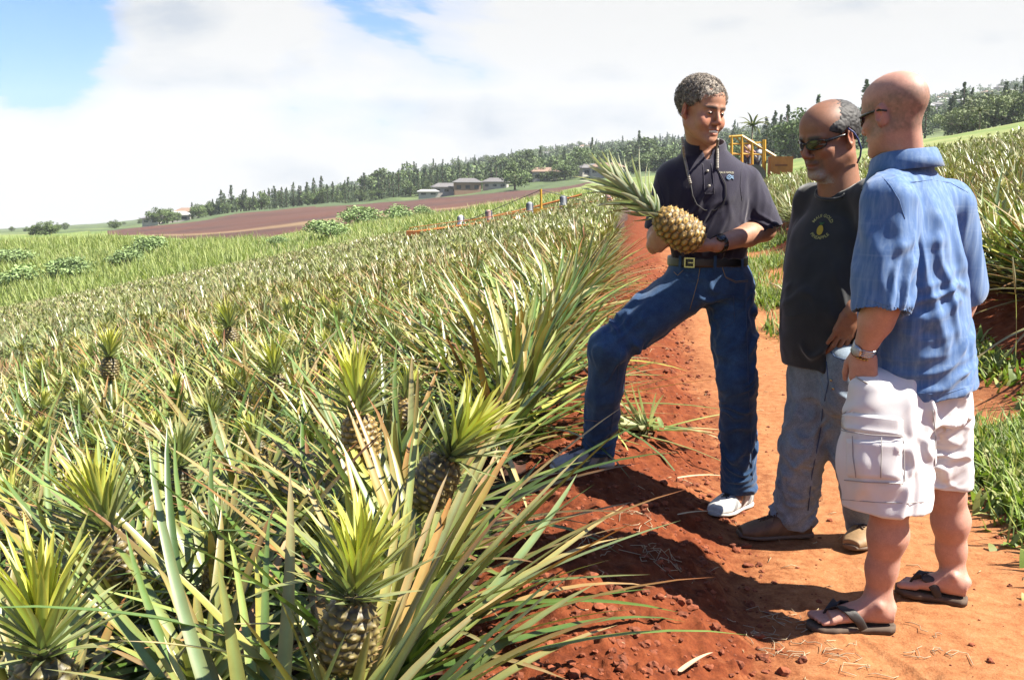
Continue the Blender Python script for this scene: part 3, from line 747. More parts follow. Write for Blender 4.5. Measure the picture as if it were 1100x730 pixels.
def blades(rr, X, Y, hmin, hmax, per, w, cols_, S=3, spread=.5, jitter=.1, lean=(.2, 1.1)):
    n = len(X)*per; Z = H(X, Y)
    bx = np.repeat(X, per)+rr.normal(0, jitter, n); by = np.repeat(Y, per)+rr.normal(0, jitter, n); bz = H(bx, by)-.01
    az = rr.uniform(0, 6.28, n); th = np.radians(rr.uniform(40, 88, n)); L = rr.uniform(hmin, hmax, n)*np.repeat(rr.uniform(.6, 1.2, len(X)), per)
    c0 = cols_[rr.integers(0, len(cols_), n)]*rr.uniform(.8, 1.2, (n, 1)); c1 = c0*np.array([1.2, 1.1, 1.0])
    return leaves(np.stack([bx, by, bz], 1), az, th, L, rr.uniform(.6, 1.2, n)*w, rr.uniform(*lean, n), S, c0, c1, n3=False, side=rr.normal(0, .4, n))
def build_weeds(M):
    rr = np.random.default_rng(5)
    G = np.array([[.17, .28, .05], [.24, .36, .07], [.30, .42, .09], [.36, .42, .12], [.12, .20, .04], [.42, .40, .18]])
    # weeds along the right of the path: broad low leaves and upright grass
    mb = MB()
    def strip(n, v0, v1, u0, u1, dens):
        v = rr.uniform(v0, v1, n); u = rr.uniform(u0, u1, n); e = vnoise(np.stack([u*1.6, v*1.2, 0*u], 1), 8)
        k = e > -.22+dens; return xy_of(u[k], v[k])
    X, Y = strip(1300, 3.4, 9, 1.62, 2.25, 0); V, Q, C = blades(rr, X, Y, .08, .26, 7, .009, G); mb.add(V, Q, c=C)
    X, Y = strip(2600, 3.4, 9, 1.58, 2.3, 0); V, Q, C = blades(rr, X, Y, .05, .16, 11, .038, np.vstack([G[:4], [[.40, .44, .10]]]), S=3, lean=(.2, 1.3), jitter=.09); mb.add(V, Q, c=C)
    X, Y = strip(1600, 9, 26, 1.25, 2.5, 0); V, Q, C = blades(rr, X, Y, .12, .34, 9, .014, G, jitter=.12); mb.add(V, Q, c=C)
    X, Y = strip(1200, 9, 26, 1.25, 2.5, 0); V, Q, C = blades(rr, X, Y, .08, .2, 9, .035, G[:4], S=2, jitter=.12); mb.add(V, Q, c=C)
    X, Y = strip(500, 26, 58, .9, 2.7, 0); V, Q, C = blades(rr, X, Y, .2, .5, 9, .04, G, jitter=.3); mb.add(V, Q, c=C)
    o = link('weeds', mb.mesh('weeds', M['grass'])); tag(o, 'bright green weeds and grass growing beside the dirt path', kind='stuff')
    # seed heads
    mb = MB(); X, Y = strip(70, 3.8, 14, 1.6, 2.2, 0)
    V, Q, C = blades(rr, X, Y, .45, .75, 1, .006, np.array([[.5, .5, .25]]), S=6, lean=(.3, 1.2)); mb.add(V, Q, c=C)
    tips = V.reshape(-1, 7, 2, 3)[:, 4:, 0, :]
    for t in tips: mb.tube(t, [.004, .009, .002], 5, col=(.62, .55, .34))
    o = link('seed_grass', mb.mesh('seed_grass', M['grass'])); tag(o, 'dry tan seed heads rising above the weeds', kind='stuff')
    # litter: dry leaf scraps, straw and small clods
    mb = MB(); n = 520; v = rr.uniform(2.4, 16, n)**1.0; u = rr.uniform(-.4, 2.9, n); X, Y = xy_of(u, v); Z = H(X, Y)+dirt_noise(X, Y)
    for k in range(n):
        L = rr.uniform(.015, .07)*(1 if rr.random() < .92 else 2.2); a = rr.uniform(0, 6.28); d = np.array([math.cos(a), math.sin(a), rr.normal(0, .12)])
        p0 = np.array([X[k], Y[k], Z[k]+.004]); p1 = p0+d*L; pm = (p0+p1)/2+np.array([rr.normal(0, .15)*L, rr.normal(0, .15)*L, L*.12])
        mb.tube([p0, pm, p1], [.0012, .0018, .0008], 4, col=np.array([.60, .46, .26])*rr.uniform(.6, 1.2))
    # tufts of pale root fibres
    for cx, cy in ((700, 560+80), (840, 665), (870, 700), (640, 640), (905, 715), (1010, 700), (690, 600), (715, 640), (800, 690), (950, 520)):
        p = P(cx, cy, 3.0); r_ = ray(cx, cy); t = -CAMZ/r_[2]; p = r_*t; 
        for q in range(9):
            a = rr.uniform(0, 6.28); L = rr.uniform(.03, .10); s0 = np.array([p[0]+rr.normal(0, .04), p[1]+rr.normal(0, .05), 0]); pts = []
            for m_ in range(5):
                q_ = s0+np.array([math.cos(a), math.sin(a), 0])*L*m_/4; a += rr.normal(0, .5)
                q_[2] = float(H(q_[0], q_[1])+dirt_noise(q_[:1], q_[1:2])[0])+.004+.006*rr.random(); pts.append(q_)
            mb.tube(pts, .0013, 4, col=np.array([.62, .48, .30])*rr.uniform(.7, 1.1))
    o = link('straw_litter', mb.mesh('straw_litter', M['straw'])); tag(o, 'dry straw bits and root fibres scattered on the red dirt', kind='stuff')
    # clods
    bm = bmesh.new(); bmesh.ops.create_icosphere(bm, subdivisions=2, radius=1); iv = np.array([v.co[:] for v in bm.verts]); it = np.array([[v.index for v in f.verts] for f in bm.faces]); bm.free()
    mb = MB(); n = 4200; v = 2.3+rr.random(n)**1.5*14; u = np.where(rr.random(n) < .75, rr.uniform(-.45, .45, n), rr.uniform(.4, 2.9, n))
    X, Y = xy_of(u, v); Z = H(X, Y)+dirt_noise(X, Y)
    for k in range(n):
        s = .003+.015*rr.random()**4+.003*rr.random(); 
        if u[k] > .5: s *= .6
        j = 1+.55*vnoise(iv*1.5+k*7.1, 3)[:, None]+.2*vnoise(iv*3+k*3.1, 4)[:, None]; vv = iv*j*s*np.array([1, rr.uniform(.7, 1.2), rr.uniform(.5, .9)])
        mb.add(vv+[X[k], Y[k], Z[k]+s*.25], T=it, c=np.array([1, 1, 1])*rr.uniform(.7, 1.25))
    m = simple('clod_soil', (.30, .078, .027), .95, attr=True, var=.3, vs=60)
    o = link('soil_clods', mb.mesh('soil_clods', m, False)); tag(o, 'small clods of loose red soil along the bank', kind='stuff')
    # cut leaf bits of their own
    def scrap(px, py, L, a, w, label, c=(.70, .62, .42)):
        r_ = ray(px, py); d = 4.0
        for _ in range(20): p = P(px, py, d); d += (p[2]-float(H(p[0], p[1])))*2.0
        p = P(px, py, d); A = np.array([[0, 0, .012]])
        V, Q, C = leaves(A, np.array([a]), np.array([.12]), np.array([L]), np.array([w]), np.array([.3]), 8, np.array([c]), np.array([c])*1.05)
        o = link('leaf_scrap', mkmesh('leaf_scrap', V, Q, M['straw'], col=C)); o.location = (p[0], p[1], float(H(p[0], p[1])+dirt_noise(p[:1], p[1:2])[0])+.002); tag(o, label, 'leaf scrap')
    scrap(728, 520, .22, .15, .022, 'dry white leaf scrap lying between the two sneakers')
    scrap(728, 557, .16, .25, .016, 'small pale leaf scrap below the white sneaker')
    scrap(730, 724, .16, .8, .02, 'pale cut leaf at the bottom edge of the path', (.66, .52, .36))
    scrap(845, 404, .14, .4, .03, 'pale leaf scrap on the path behind the jeans', (.6, .5, .36))
    # discarded crown with roots by the path
    d = 4.4
    for _ in range(20): p = P(698, 468, d); d += (p[2]-float(H(p[0], p[1])))*2
    p = P(698, 468, d); p[2] = float(H(p[0], p[1]))+.035
    V, Q, C = crown_leaves(np.random.default_rng(4), 34, L0=.30, yellow=.2, w0=.034, spread=1.5); C = C*.6+np.array([.70, .68, .50])*.4
    o = link('discarded_crown', mkmesh('discarded_crown', V, Q, M['crownleaf'], col=C)); o.location = p; o.rotation_euler = (R(20), R(-75), R(10)); tag(o, 'cut pineapple top with pale leaves lying on the dirt beside the jeans', 'pineapple top')
    n = 9; az = np.array([-.3, -.15, .1, 2.6, 3.0, 3.4, 2.2, -.5, 1.5]); rn = np.random.default_rng(9)
    V, Q, C = leaves(rn.normal(0, .03, (n, 3))*[1, 1, .3], az, rn.uniform(.0, .35, n), rn.uniform(.28, .50, n), np.full(n, .032), rn.uniform(.1, .5, n), 7, GREENS[rn.integers(0, 5, n)]*1.2, np.tile([.7, .62, .4], (n, 1)))
    o2 = link('torn_leaves', mkmesh('torn_leaves', V, Q, M['crownleaf'], col=C), o); o2.matrix_parent_inverse = Matrix.Identity(4)
    o2.matrix_parent_inverse = (Matrix.LocRotScale(o.location, o.rotation_euler, None)).inverted() @ Matrix.Translation(o.location+Vector((.06, 0, 0)))
# ------------------------------------------------------------------ far things
def gpt(px, d):
    """ground point in the direction of photo column px at depth d"""
    x = (px-550)/F*d/CP; return np.array([x, d, float(H(np.array([x]), np.array([float(d)]))[0])])
def clump_tree(r, kind):
    """trunk with limbs and a crown of many small leaf faces, height 1"""
    tr = MB(); cr = MB()
    def puff(c, rad, n, s, colr):
        d = r.normal(0, 1, (n, 3)); d /= np.linalg.norm(d, axis=1)[:, None]; p = np.array(c)+d*np.array(rad)*(r.random((n, 1))**.4)
        a = r.normal(0, 1, (n, 3)); a /= np.linalg.norm(a, axis=1)[:, None]; b = np.cross(a, r.normal(0, 1, (n, 3))); b /= np.linalg.norm(b, axis=1)[:, None]
        ss = s*r.uniform(.6, 1.3, (n, 1)); V = np.stack([p-a*ss, p+b*ss*.7, p+a*ss, p-b*ss*.7], 1).reshape(-1, 3); Q = np.arange(n*4).reshape(-1, 4)
        C = np.repeat(np.array(colr)*r.uniform(.65, 1.4, (n, 1)), 4, 0); cr.add(V, Q, c=C)
    if kind == 'pine':
        tr.tube([(0, 0, 0), (.004, 0, .5), (0, 0, .97)], [.016, .011, .003], 6, col=(.16, .11, .08)); n = 15; w = r.uniform(.085, .14)
        for i in range(n):
            z = .04+.94*i/n; rad = w*(1-(i/n)**1.6)*r.uniform(.75, 1.15)+.012
            for q in range(5):
                a = r.uniform(0, 6.28); e = np.array([math.cos(a)*rad, math.sin(a)*rad, z+r.uniform(-.02, .03)])
                if r.random() < .12: continue
                if i % 3 == 0: tr.tube([(0, 0, z), e*.8+[0, 0, z*.2]], [.003, .001], 3, col=(.16, .11, .08), cap=False)
                puff(e*[.7, .7, 1], (rad*.55, rad*.55, .04), 15, .017, (.10, .155, .07))
    elif kind == 'broad':
        tr.tube([(0, 0, 0), (.02, .01, .2), (0, 0, .45)], [.035, .028, .018], 6, col=(.18, .14, .10))
        for i in range(r.integers(17, 24)):
            a = r.uniform(0, 6.28); R_ = .38*r.random()**.6; z = .20+.68*r.random()*(1-.5*R_/.38); c = (R_*math.cos(a), R_*math.sin(a), z)
            tr.tube([(0, 0, .3), (c[0]*.5, c[1]*.5, (.3+z)/2), c], [.014, .009, .003], 4, col=(.18, .14, .10), cap=False)
            puff(c, (.17, .17, .13), 90, .032, np.array([.13, .19, .06])*r.uniform(.75, 1.3))
    elif kind == 'olive':
        tr.tube([(0, 0, 0), (.03, .01, .2), (0, .02, .42)], [.04, .032, .02], 6, col=(.17, .13, .1))
        for i in range(28):
            a = r.uniform(0, 6.28); R_ = .62*r.random()**.55; z = .20+.62*r.random()*(1-.55*R_/.62); c = (R_*math.cos(a), R_*math.sin(a), z)
            tr.tube([(0, 0, .28), (c[0]*.5, c[1]*.5, (.25+z)/2), c], [.016, .01, .003], 4, col=(.18, .14, .10), cap=False)
            puff(c, (.20, .20, .14), 100, .030, np.array([.20, .25, .10])*r.uniform(.8, 1.25))
    elif kind == 'bush':
        for i in range(14):
            a = r.uniform(0, 6.28); R_ = .45*r.random()**.6; c = (R_*math.cos(a), R_*math.sin(a), .08+.55*r.random()*(1-R_)); tr.tube([(0, 0, 0), c], [.02, .006], 4, col=(.2, .16, .1), cap=False)
            puff(c, (.25, .25, .2), 110, .04, np.array([.30, .42, .16])*r.uniform(.8, 1.25))
    elif kind == 'palm':
        tr.tube([(0, 0, 0), (.02, 0, .4), (.01, .01, .8)], [.022, .015, .013], 7, col=(.25, .2, .15))
        n = 18; az = np.arange(n)*2.4; V, Q, C = leaves(np.tile([.01, .01, .8], (n, 1)), az, r.uniform(-.1, 1.2, n), r.uniform(.26, .36, n), np.full(n, .05), r.uniform(1.0, 1.8, n), 7, np.tile([.10, .15, .05], (n, 1))*r.uniform(.7, 1.3, (n, 1)), np.tile([.18, .2, .08], (n, 1)), gutter=-.8)
        cr.add(V, Q, c=C)
    return tr, cr
def build_far(M):
    r = np.random.default_rng(17); bark = simple('tree_bark', (1, 1, 1), .9, attr=True); K = {}
    for kind, n in (('pine', 4), ('broad', 4), ('olive', 2), ('bush', 3), ('palm', 1)):
        K[kind] = []
        for i in range(n):
            tr, cr = clump_tree(r, kind); K[kind].append((tr.mesh(kind+'_trunk', bark), cr.mesh(kind+'_crown', M['tree'], False)))
    NM = {'pine': ('pine_tree', 'pine tree'), 'broad': ('broadleaf_tree', 'tree'), 'olive': ('broadleaf_tree', 'tree'), 'bush': ('bush', 'bush'), 'palm': ('palm_tree', 'palm tree')}
    def plant(kind, px, d, h, label, group=None, wide=1.0):
        a, b = K[kind][int(r.integers(0, len(K[kind])))]; nm, cat = NM[kind]; p = gpt(px, d); p[2] += (.5 if kind == 'bush' else -.01*h)
        t = bpy.data.objects.new(nm, b if False else None); COL.objects.link(t); t.location = p; s = h; t.scale = (s*wide, s*wide, s); t.rotation_euler = (0, 0, r.uniform(0, 6.28))
        tag(t, label, cat, group)
        o = bpy.data.objects.new('trunk' if kind != 'bush' else 'stem', a); COL.objects.link(o); o.parent = t
        o = bpy.data.objects.new('crown', b); COL.objects.link(o); o.parent = t; return t
    # long row at the far edge of the ploughed land
    n = 0
    for px in np.arange(213, 560, 2.9):
        px = px+r.normal(0, 1.2); d = r.uniform(455, 485)
        if r.random() < .62: plant('pine', px, d, r.uniform(7, 13.5)*(1 if px > 240 else .7), 'dark narrow pine in the long row behind the ploughed land', 'pines in the long row behind the ploughed land', 1.35)
        else: plant('broad', px, d, r.uniform(6, 10), 'rounded green tree within the long pine row behind the ploughed land', 'rounded trees in the long row')
    for k in range(170):
        d = r.uniform(500, 1050); px = r.uniform(395+(1050-d)*.02, 790)
        if r.random() < .55: plant('pine', px, d, r.uniform(11, 20), 'dark pine standing between houses on the wooded hillside', 'pines scattered over the wooded hillside')
        else: plant('broad', px, d, r.uniform(11, 19), 'leafy green tree between houses on the wooded hillside', 'leafy trees scattered over the wooded hillside', 1.3)
    for k in range(70):
        px = 330+470*(k+r.random())/70; d = r.uniform(1250, 1480)
        plant('broad' if r.random() < .75 else 'pine', px, d, r.uniform(9, 18), 'small tree on the skyline ridge of the left hillside', 'trees along the skyline ridge', 1.2)
    for px in (22, 37, 52, 60, 71, 78, 128, 141, 158, 163, 176): plant('broad', px, 560+r.uniform(-60, 200), r.uniform(3, 6), 'tiny lone tree on the bare green slope at the far end', 'lone trees on the bare green slope')
    for px, d, h in ((47, 300, 4), (57, 300, 5.5), (62, 302, 5), (131, 420, 5), (178, 440, 9), (186, 445, 8), (192, 450, 7)): plant('broad', px, d, h, 'dark bushy tree at the edge of the green slope before the ploughed land', 'bushy trees by the green slope', 1.3)
    for px in np.arange(560, 740, 5.5): plant('broad' if r.random() < .6 else 'pine', px+r.normal(0, 2), r.uniform(430, 500), r.uniform(6, 12), 'bright tree at the wooded foot of the hill beside the grassy verge', 'trees at the wooded foot of the hill', 1.25)
    plant('broad', 553, 405, 12, 'dark dense round tree standing alone before the hillside houses', None, 1.1)
    # right of the man with the pineapple
    for px, h in ((806, 11), (815, 14), (823, 16), (830, 15), (836, 17), (846, 13), (853, 15), (868, 19), (916, 21), (921, 17), (1004, 12), (1008, 14), (1018, 16), (1026, 14), (1061, 14), (1071, 13), (1079, 15), (1087, 14), (1094, 16), (940, 15), (960, 17), (980, 15)):
        plant('pine', px, r.uniform(300, 330), h, 'tall dark pine beyond the golf green, right of the yellow machine', 'tall dark pines beyond the golf green', 1.25)
    for px, h, d in ((797, 10, 300), (787, 9, 310), (858, 13, 290), (844, 15, 292), (850, 16, 296), (1015, 9, 260), (1030, 10, 262), (1046, 11, 265), (1060, 10, 262), (1075, 11, 268), (1090, 11, 262), (1108, 12, 262), (1040, 13, 300), (1052, 14, 300)):
        plant('olive' if px > 900 else 'broad', px, d, h, 'spreading olive green tree on the golf green behind the bald man' if px > 900 else 'leafy tree beside the dark pines behind the machine', 'spreading trees on the golf green' if px > 900 else 'leafy trees behind the machine', 1.0)
    for k in range(110):
        px = r.uniform(780, 1130); d = r.uniform(420, 1350); kind = 'pine' if r.random() < .4 else 'broad'
        plant(kind, px, d, r.uniform(9, 16), 'tree on the settled slope above the golf green', 'trees on the slope above the golf green', 1.3)
    plant('palm', 800, 170, 9.6, 'feathery coconut palm rising behind the yellow machine')
    plant('palm', 1036, 150, 4.2, 'low shaggy palm on the golf green beside the bald man', None, 1.2)
    # bushes in the long grass
    for px, d, h, w, lab in ((30, 112, 2.6, 2.2, 'wide grey green bush at the left edge of the long grass'), (80, 112, 3.2, 1.5, 'grey green bush with dark base, third from the left in the long grass'), (78, 116, 2.0, 1.7, 'shrub touching the grey green bush in the long grass'),
                             (141, 118, 2.5, 1.6, 'low rounded bush nearest the ploughed land corner'), (163, 135, 3.4, 1.4, 'bright green bush before the red soil corner'), (357, 122, 3.0, 1.6, 'grey green bush alone in the middle of the meadow strip'),
                             (388, 165, 4.2, 1.6, 'dark green bush standing against the ploughed soil'), (430, 160, 3.0, 1.7, 'small light bush between the ploughed soil and the pineapples'), (22, 135, 2.6, 2.3, 'dark green bush mound far left behind the long grass'), (300, 128, 1.3, 2.0, 'low pale bush in the grass strip'), (455, 170, 2.0, 2.0, 'bright green shrub by the end of the meadow strip')):
        plant('bush', px, d, h, lab, None, w)
    # long grass
    rr = np.random.default_rng(3); mb = MB(); n = 6200; d = rr.uniform(90, 172, n); px = rr.uniform(-40, 660, n); x = (px-550)/F*d
    u, v = uv_of(x, d); k = (d > 90) | (u < -66); x, d, px = x[k], d[k], px[k]; e = vnoise(np.stack([x/9, d/9, 0*x], 1), 2); tall = np.where(px < 260, 1.5, .7)
    G = np.array([[.22, .30, .07], [.26, .35, .09], [.34, .40, .12], [.16, .24, .06], [.46, .46, .22]])
    sel = e > -.2; V, Q, C = blades(rr, x[sel], d[sel], .6, 1.4, 9, .13, G, S=2, jitter=.7, lean=(.1, .9)); mb.add(V, Q, c=C)
    sel = px < 270; V, Q, C = blades(rr, x[sel], d[sel], .9, 2.0, 9, .14, G[:3], S=2, jitter=.7, lean=(.1, .7)); mb.add(V, Q, c=C)
    o = link('long_grass', mb.mesh('long_grass', M['grass'])); tag(o, 'yellow green long grass between the pineapples and the ploughed land', kind='stuff')
    # the closed woods behind the single trees
    tr, cr = MB(), MB(); rw = np.random.default_rng(23)
    def pf(c, rad, n, s, col):
        d_ = rw.normal(0, 1, (n, 3)); d_ /= np.linalg.norm(d_, axis=1)[:, None]; p = np.array(c)+d_*np.array(rad)*(rw.random((n, 1))**.4); a = rw.normal(0, 1, (n, 3)); a /= np.linalg.norm(a, axis=1)[:, None]; b = np.cross(a, rw.normal(0, 1, (n, 3))); b /= np.linalg.norm(b, axis=1)[:, None]
        ss = s*rw.uniform(.6, 1.3, (n, 1)); cr.add(np.stack([p-a*ss, p+b*ss*.7, p+a*ss, p-b*ss*.7], 1).reshape(-1, 3), np.arange(n*4).reshape(-1, 4), c=np.repeat(np.array(col)*rw.uniform(.65, 1.4, (n, 1)), 4, 0))
    m_ = 0
    while m_ < 3600:
        d = rw.uniform(490, 1480); px = rw.uniform(300, 1180)
        if px < 400 and d < 1150: continue
        dens = vnoise(np.array([[px/40., d/120., 0]]), 6)[0]
        if dens < -.32 or (px > 790 and dens < .0 and rw.random() < .8): continue
        m_ += 1; g = gpt(px, d); h = rw.uniform(7, 14); tone = rw.uniform(.75, 1.3)
        if rw.random() < .4:
            for q in range(4): pf(g+[0, 0, h*(.12+.22*q)], (h*.18*(1-q*.2), h*.18*(1-q*.2), h*.15), 16, .8, np.array([.08, .125, .06])*tone)
        else:
            for q in range(4): pf(g+[rw.normal(0, h*.22), rw.normal(0, h*.22), h*rw.uniform(.15, .65)], (h*.30, h*.30, h*.25), 20, 1.0, np.array([.12, .175, .06])*tone)
    o = link('woods', cr.mesh('woods', M['tree'], False)); tag(o, 'closed mixed woods covering the hillside', kind='stuff')
    # houses
    wallm = [simple('house_wall_white', (.62, .58, .52), .8, var=.1, vs=2), simple('house_wall_tan', (.45, .28, .18), .8, var=.1, vs=2)]; roofm = [simple('house_roof_grey', (.22, .21, .21), .8, var=.15, vs=2), simple('house_roof_tan', (.36, .24, .17), .8, var=.15, vs=2), simple('house_roof_white', (.55, .54, .52), .7)]
    glass = simple('house_window', (.04, .05, .06), .15)
    def house(px, d, w, h, dp, rot, wm, rm, label, group=None):
        p = gpt(px, d); e = empty('house', p); e.rotation_euler = (0, 0, rot); tag(e, label, 'house', group)
        mb = MB(); mb.box((0, 0, h/2-1), (w, dp, h+2)); link('wall', mb.mesh('wall', wallm[wm], False), e)
        mb = MB(); o = .7; z0 = h; z1 = h+dp*.22; V = [(-w/2-o, -dp/2-o, z0-.1), (w/2+o, -dp/2-o, z0-.1), (w/2+o, dp/2+o, z0-.1), (-w/2-o, dp/2+o, z0-.1), (-w/2+dp*.3, 0, z1), (w/2-dp*.3, 0, z1), (-w/2-o, -dp/2-o, z0+.15), (w/2+o, -dp/2-o, z0+.15), (w/2+o, dp/2+o, z0+.15), (-w/2-o, dp/2+o, z0+.15)]
        mb.add(V, [[0, 3, 2, 1], [0, 1, 7, 6], [1, 2, 8, 7], [2, 3, 9, 8], [3, 0, 6, 9], [6, 7, 5, 4], [8, 9, 4, 5]], [[7, 8, 5], [9, 6, 4]]); link('roof', mb.mesh('roof', roofm[rm], False), e)
        n = max(2, int(w/3.2))
        for i in range(n):
            mb = MB(); x = -w/2+(i+.5)*w/n; mb.box((x, -dp/2-.03, h*.55), (w/n*.5, .12, h*.35)); link('window', mb.mesh('window', glass, False), e)
    H1 = ((503, 432, 11, 4.2, 8, .1, 1, 0, 'brown walled house with a wide grey roof at the field edge'), (480, 440, 11, 3, 8, .2, 0, 0, 'low pale house left of the brown walled house'), (533, 436, 10, 3, 8, -.1, 0, 0, 'low grey roofed house right of the brown walled house'),
          (462, 428, 8, 2, 4, .1, 0, 2, 'small white shed at the edge of the ploughed land'), (583, 470, 12, 4.5, 9, .2, 0, 1, 'large cream house with tan roof above the machine mast'), (650, 455, 14, 4, 9, -.2, 0, 1, 'long cream house with tan roof behind the crown leaves'), (633, 470, 12, 4, 9, .3, 0, 0, 'small grey roofed house left of the long cream house'),
          (200, 470, 9, 3, 7, .2, 0, 2, 'white house at the left end of the pine row'), (172, 468, 8, 2.6, 6, -.2, 0, 0, 'grey roofed house beyond the ploughed land, leftmost house'), (208, 500, 10, 4, 8, .1, 0, 1, 'tan roofed house just behind the white house'),
          (403, 900, 16, 6, 12, .1, 0, 2, 'white house high above the left end of the wooded hill'), (420, 980, 22, 9, 12, 0, 1, 1, 'broad terracotta building near the skyline'), (412, 620, 12, 5, 9, .1, 0, 0, 'pale house tucked behind the pine row'))
    for a in H1: house(*a)
    for k in range(46):
        px = r.uniform(400, 790); house(px, r.uniform(620, 1400), r.uniform(12, 20), r.uniform(4.5, 7), 10, r.uniform(-.4, .4), int(r.random() < .25), int(r.integers(0, 3)), 'pale house half hidden by trees on the wooded hillside', 'houses scattered over the wooded hillside')
    for k in range(18):
        px = r.uniform(960, 1110); house(px, r.uniform(900, 1420), r.uniform(12, 20), r.uniform(4.5, 6), 10, r.uniform(-.4, .4), 0, int(r.integers(0, 3)), 'pale house on the slope high above the bald man', 'houses on the upper right slope')
    for k in range(9):
        px = r.uniform(795, 915); house(px, r.uniform(900, 1420), r.uniform(12, 18), r.uniform(4.5, 6), 10, r.uniform(-.4, .4), 0, int(r.integers(0, 3)), 'pale house on the slope above the tall dark pines', 'houses above the tall dark pines')
    # ---- conveyor machine
    yel = simple('machine_yellow', (.72, .40, .03), .5, var=.12, vs=3); ora = simple('machine_orange', (.58, .20, .035), .55, var=.25, vs=4); dark = simple('machine_dark', (.05, .05, .05), .6)
    D = 54.0; Q = lambda px, py, d=D: P(px, py, d)
    base = gpt(800, D); e = empty('harvest_machine', base); tag(e, 'yellow and orange field machine with a very long conveyor boom over the pineapples', 'farm machine')
    def part(name, mb, m): return child(name, mb.mesh(name, m, False), e)
    mb = MB(); pts = [Q(440, 250), Q(520, 239.3), Q(640, 221.5), Q(740, 205), Q(800, 190)]; mb.tube(pts, .075, 4); part('boom', mb, ora)
    mb = MB(); mb.tube([p+[0, 0, .26] for p in pts], .018, 4)
    for a, b in zip(pts[:-1], pts[1:]):
        for t in np.linspace(0, 1, 9): q = lerp(a, b, t); mb.tube([q, q+[0, 0, .26]], .014, 4)
    part('boom_rail', mb, ora)
    mb = MB(); mb.box(Q(445, 250.5), (.8, .5, .26)); part('boom_end', mb, ora)
    mb = MB(); mb.tube([Q(581.5, 233), Q(581, 203)], .075, 6); mb.box(Q(581, 229), (.8, .3, .5)); part('mast', mb, yel)
    for nm, a, b in (('cable', (581, 204), (500, 238)), ('cable', (581, 204), (640, 219))): mb = MB(); mb.tube([Q(*a), Q(*b)], .018, 4); part(nm, mb, dark)
    # far second boom
    mb = MB(); mb.tube([P(497, 239, 66), P(560, 226, 66), P(625, 209, 66)], .07, 4); part('rear_boom', mb, ora)
    # frame on the cross road
    mb = MB()
    for px, y0, y1 in ((786, 146, 200), (797, 147, 200), (808, 153, 200), (820, 150, 200), (821.5, 150, 200)): mb.tube([Q(px, y0), Q(px, y1)], .075, 6)
    mb.tube([Q(783, 147), Q(797, 146), Q(833, 168)], .07, 5); mb.tube([Q(783, 155), Q(822, 153)], .05, 5); mb.tube([Q(783, 165), Q(820, 166)], .05, 5); mb.tube([Q(790, 147), Q(808, 165)], .04, 5)
    for px in (786, 808): mb.tube([Q(px, 150, D+2), Q(px, 200, D+2)], .07, 6)
    mb.tube([Q(797, 146), Q(797, 146, D+2)], .05, 5); mb.tube([Q(797, 146, D+2), Q(833, 168, D+2)], .05, 5); part('frame', mb, yel)
    mb = MB(); a = Q(788, 184); mb.box(a, (1.5, 2.2, .7)); mb.box(a+[.9, .2, -.35], (1.1, 1.8, .35)); part('chassis', mb, ora)
    for k in (-1, 1):
        mb = MB(); c = Q(779, 196)+np.array([0, k*1.1, 0]); c[2] = base[2]+.55; mb.tube([c-[0, .18, 0], c+[0, .18, 0]], .55, 16); c2 = c+[1.25, 0, 0]; part('wheel', mb, dark); mb = MB(); mb.tube([c2-[0, .18, 0], c2+[0, .18, 0]], .55, 16); part('wheel', mb, dark)
    bx = Q(838, 178); b = empty('crate', bx); b.rotation_euler = (0, 0, -.15); tag(b, 'large orange wooden fruit bin standing right of the yellow frame', 'bin')
    mb = MB(); w_, d_, h_ = 1.15*.98, 1.1, .92
    mb.box((0, -d_/2, 0), (w_, .05, h_)); mb.box((0, d_/2, 0), (w_, .05, h_)); mb.box((-w_/2, 0, 0), (.05, d_-.06, h_-.01)); mb.box((w_/2, 0, 0), (.05, d_-.06, h_-.01)); mb.box((0, 0, -h_/2+.05), (w_-.06, d_-.06, .05)); link('bin_wall', mb.mesh('bin_wall', ora, False), b)
    mb = MB(); mb.box((0, -d_/2-.03, 0.02), (.62, .012, .10)); link('stencil_band', mb.mesh('stencil_band', simple('stencil', (.28, .09, .04), .8), False), b)
    gz_ = float(H(np.array([bx[0]]), np.array([bx[1]]))[0]); hh = bx[2]-h_/2-gz_
    mb = MB()
    for sx in (-1, 1):
        for sy in (-1, 1): mb.box((sx*w_*.45, sy*d_*.45, -h_/2-hh/2), (.09, .09, hh))
    link('stand', mb.mesh('stand', ora, False), b)
    # ---- workers
    cl = {'white': simple('white_work_shirt', (.72, .72, .74), .8), 'grey': simple('grey_work_shirt', (.45, .48, .52), .8), 'pink': simple('pink_work_shirt', (.62, .38, .34), .8), 'straw': simple('straw_hat', (.62, .50, .34), .8), 'trouser': simple('work_trousers', (.10, .11, .14), .9)}
    def worker(px, py, d, shirt, lean, label, hat='straw', stand=False):
        """py: row of the shoulders; bends forward by lean"""
        c = P(px, py, d); g = c.copy(); g[2] = gpt(px, d)[2] if not stand else c[2]-1.35; s = .95
        hip = g+np.array([0, 0, .92]); L = np.linalg.norm(c-hip); ne = hip+nz(c-hip)*.52; f = nz([lean, -.3, 0]); hd = ne+nz(ne-hip)*.16+f*.05
        pr = [Cone(hip, lerp(hip, ne, .7), .13, .16, .05), Cone(lerp(hip, ne, .7), ne, .16, .07, .05), Ell(hd, [.095, .11, .13], k=.04), Cone(ne, hd, .055, .055, .03)]
        sd = np.array([.17, 0, 0]); ar = []
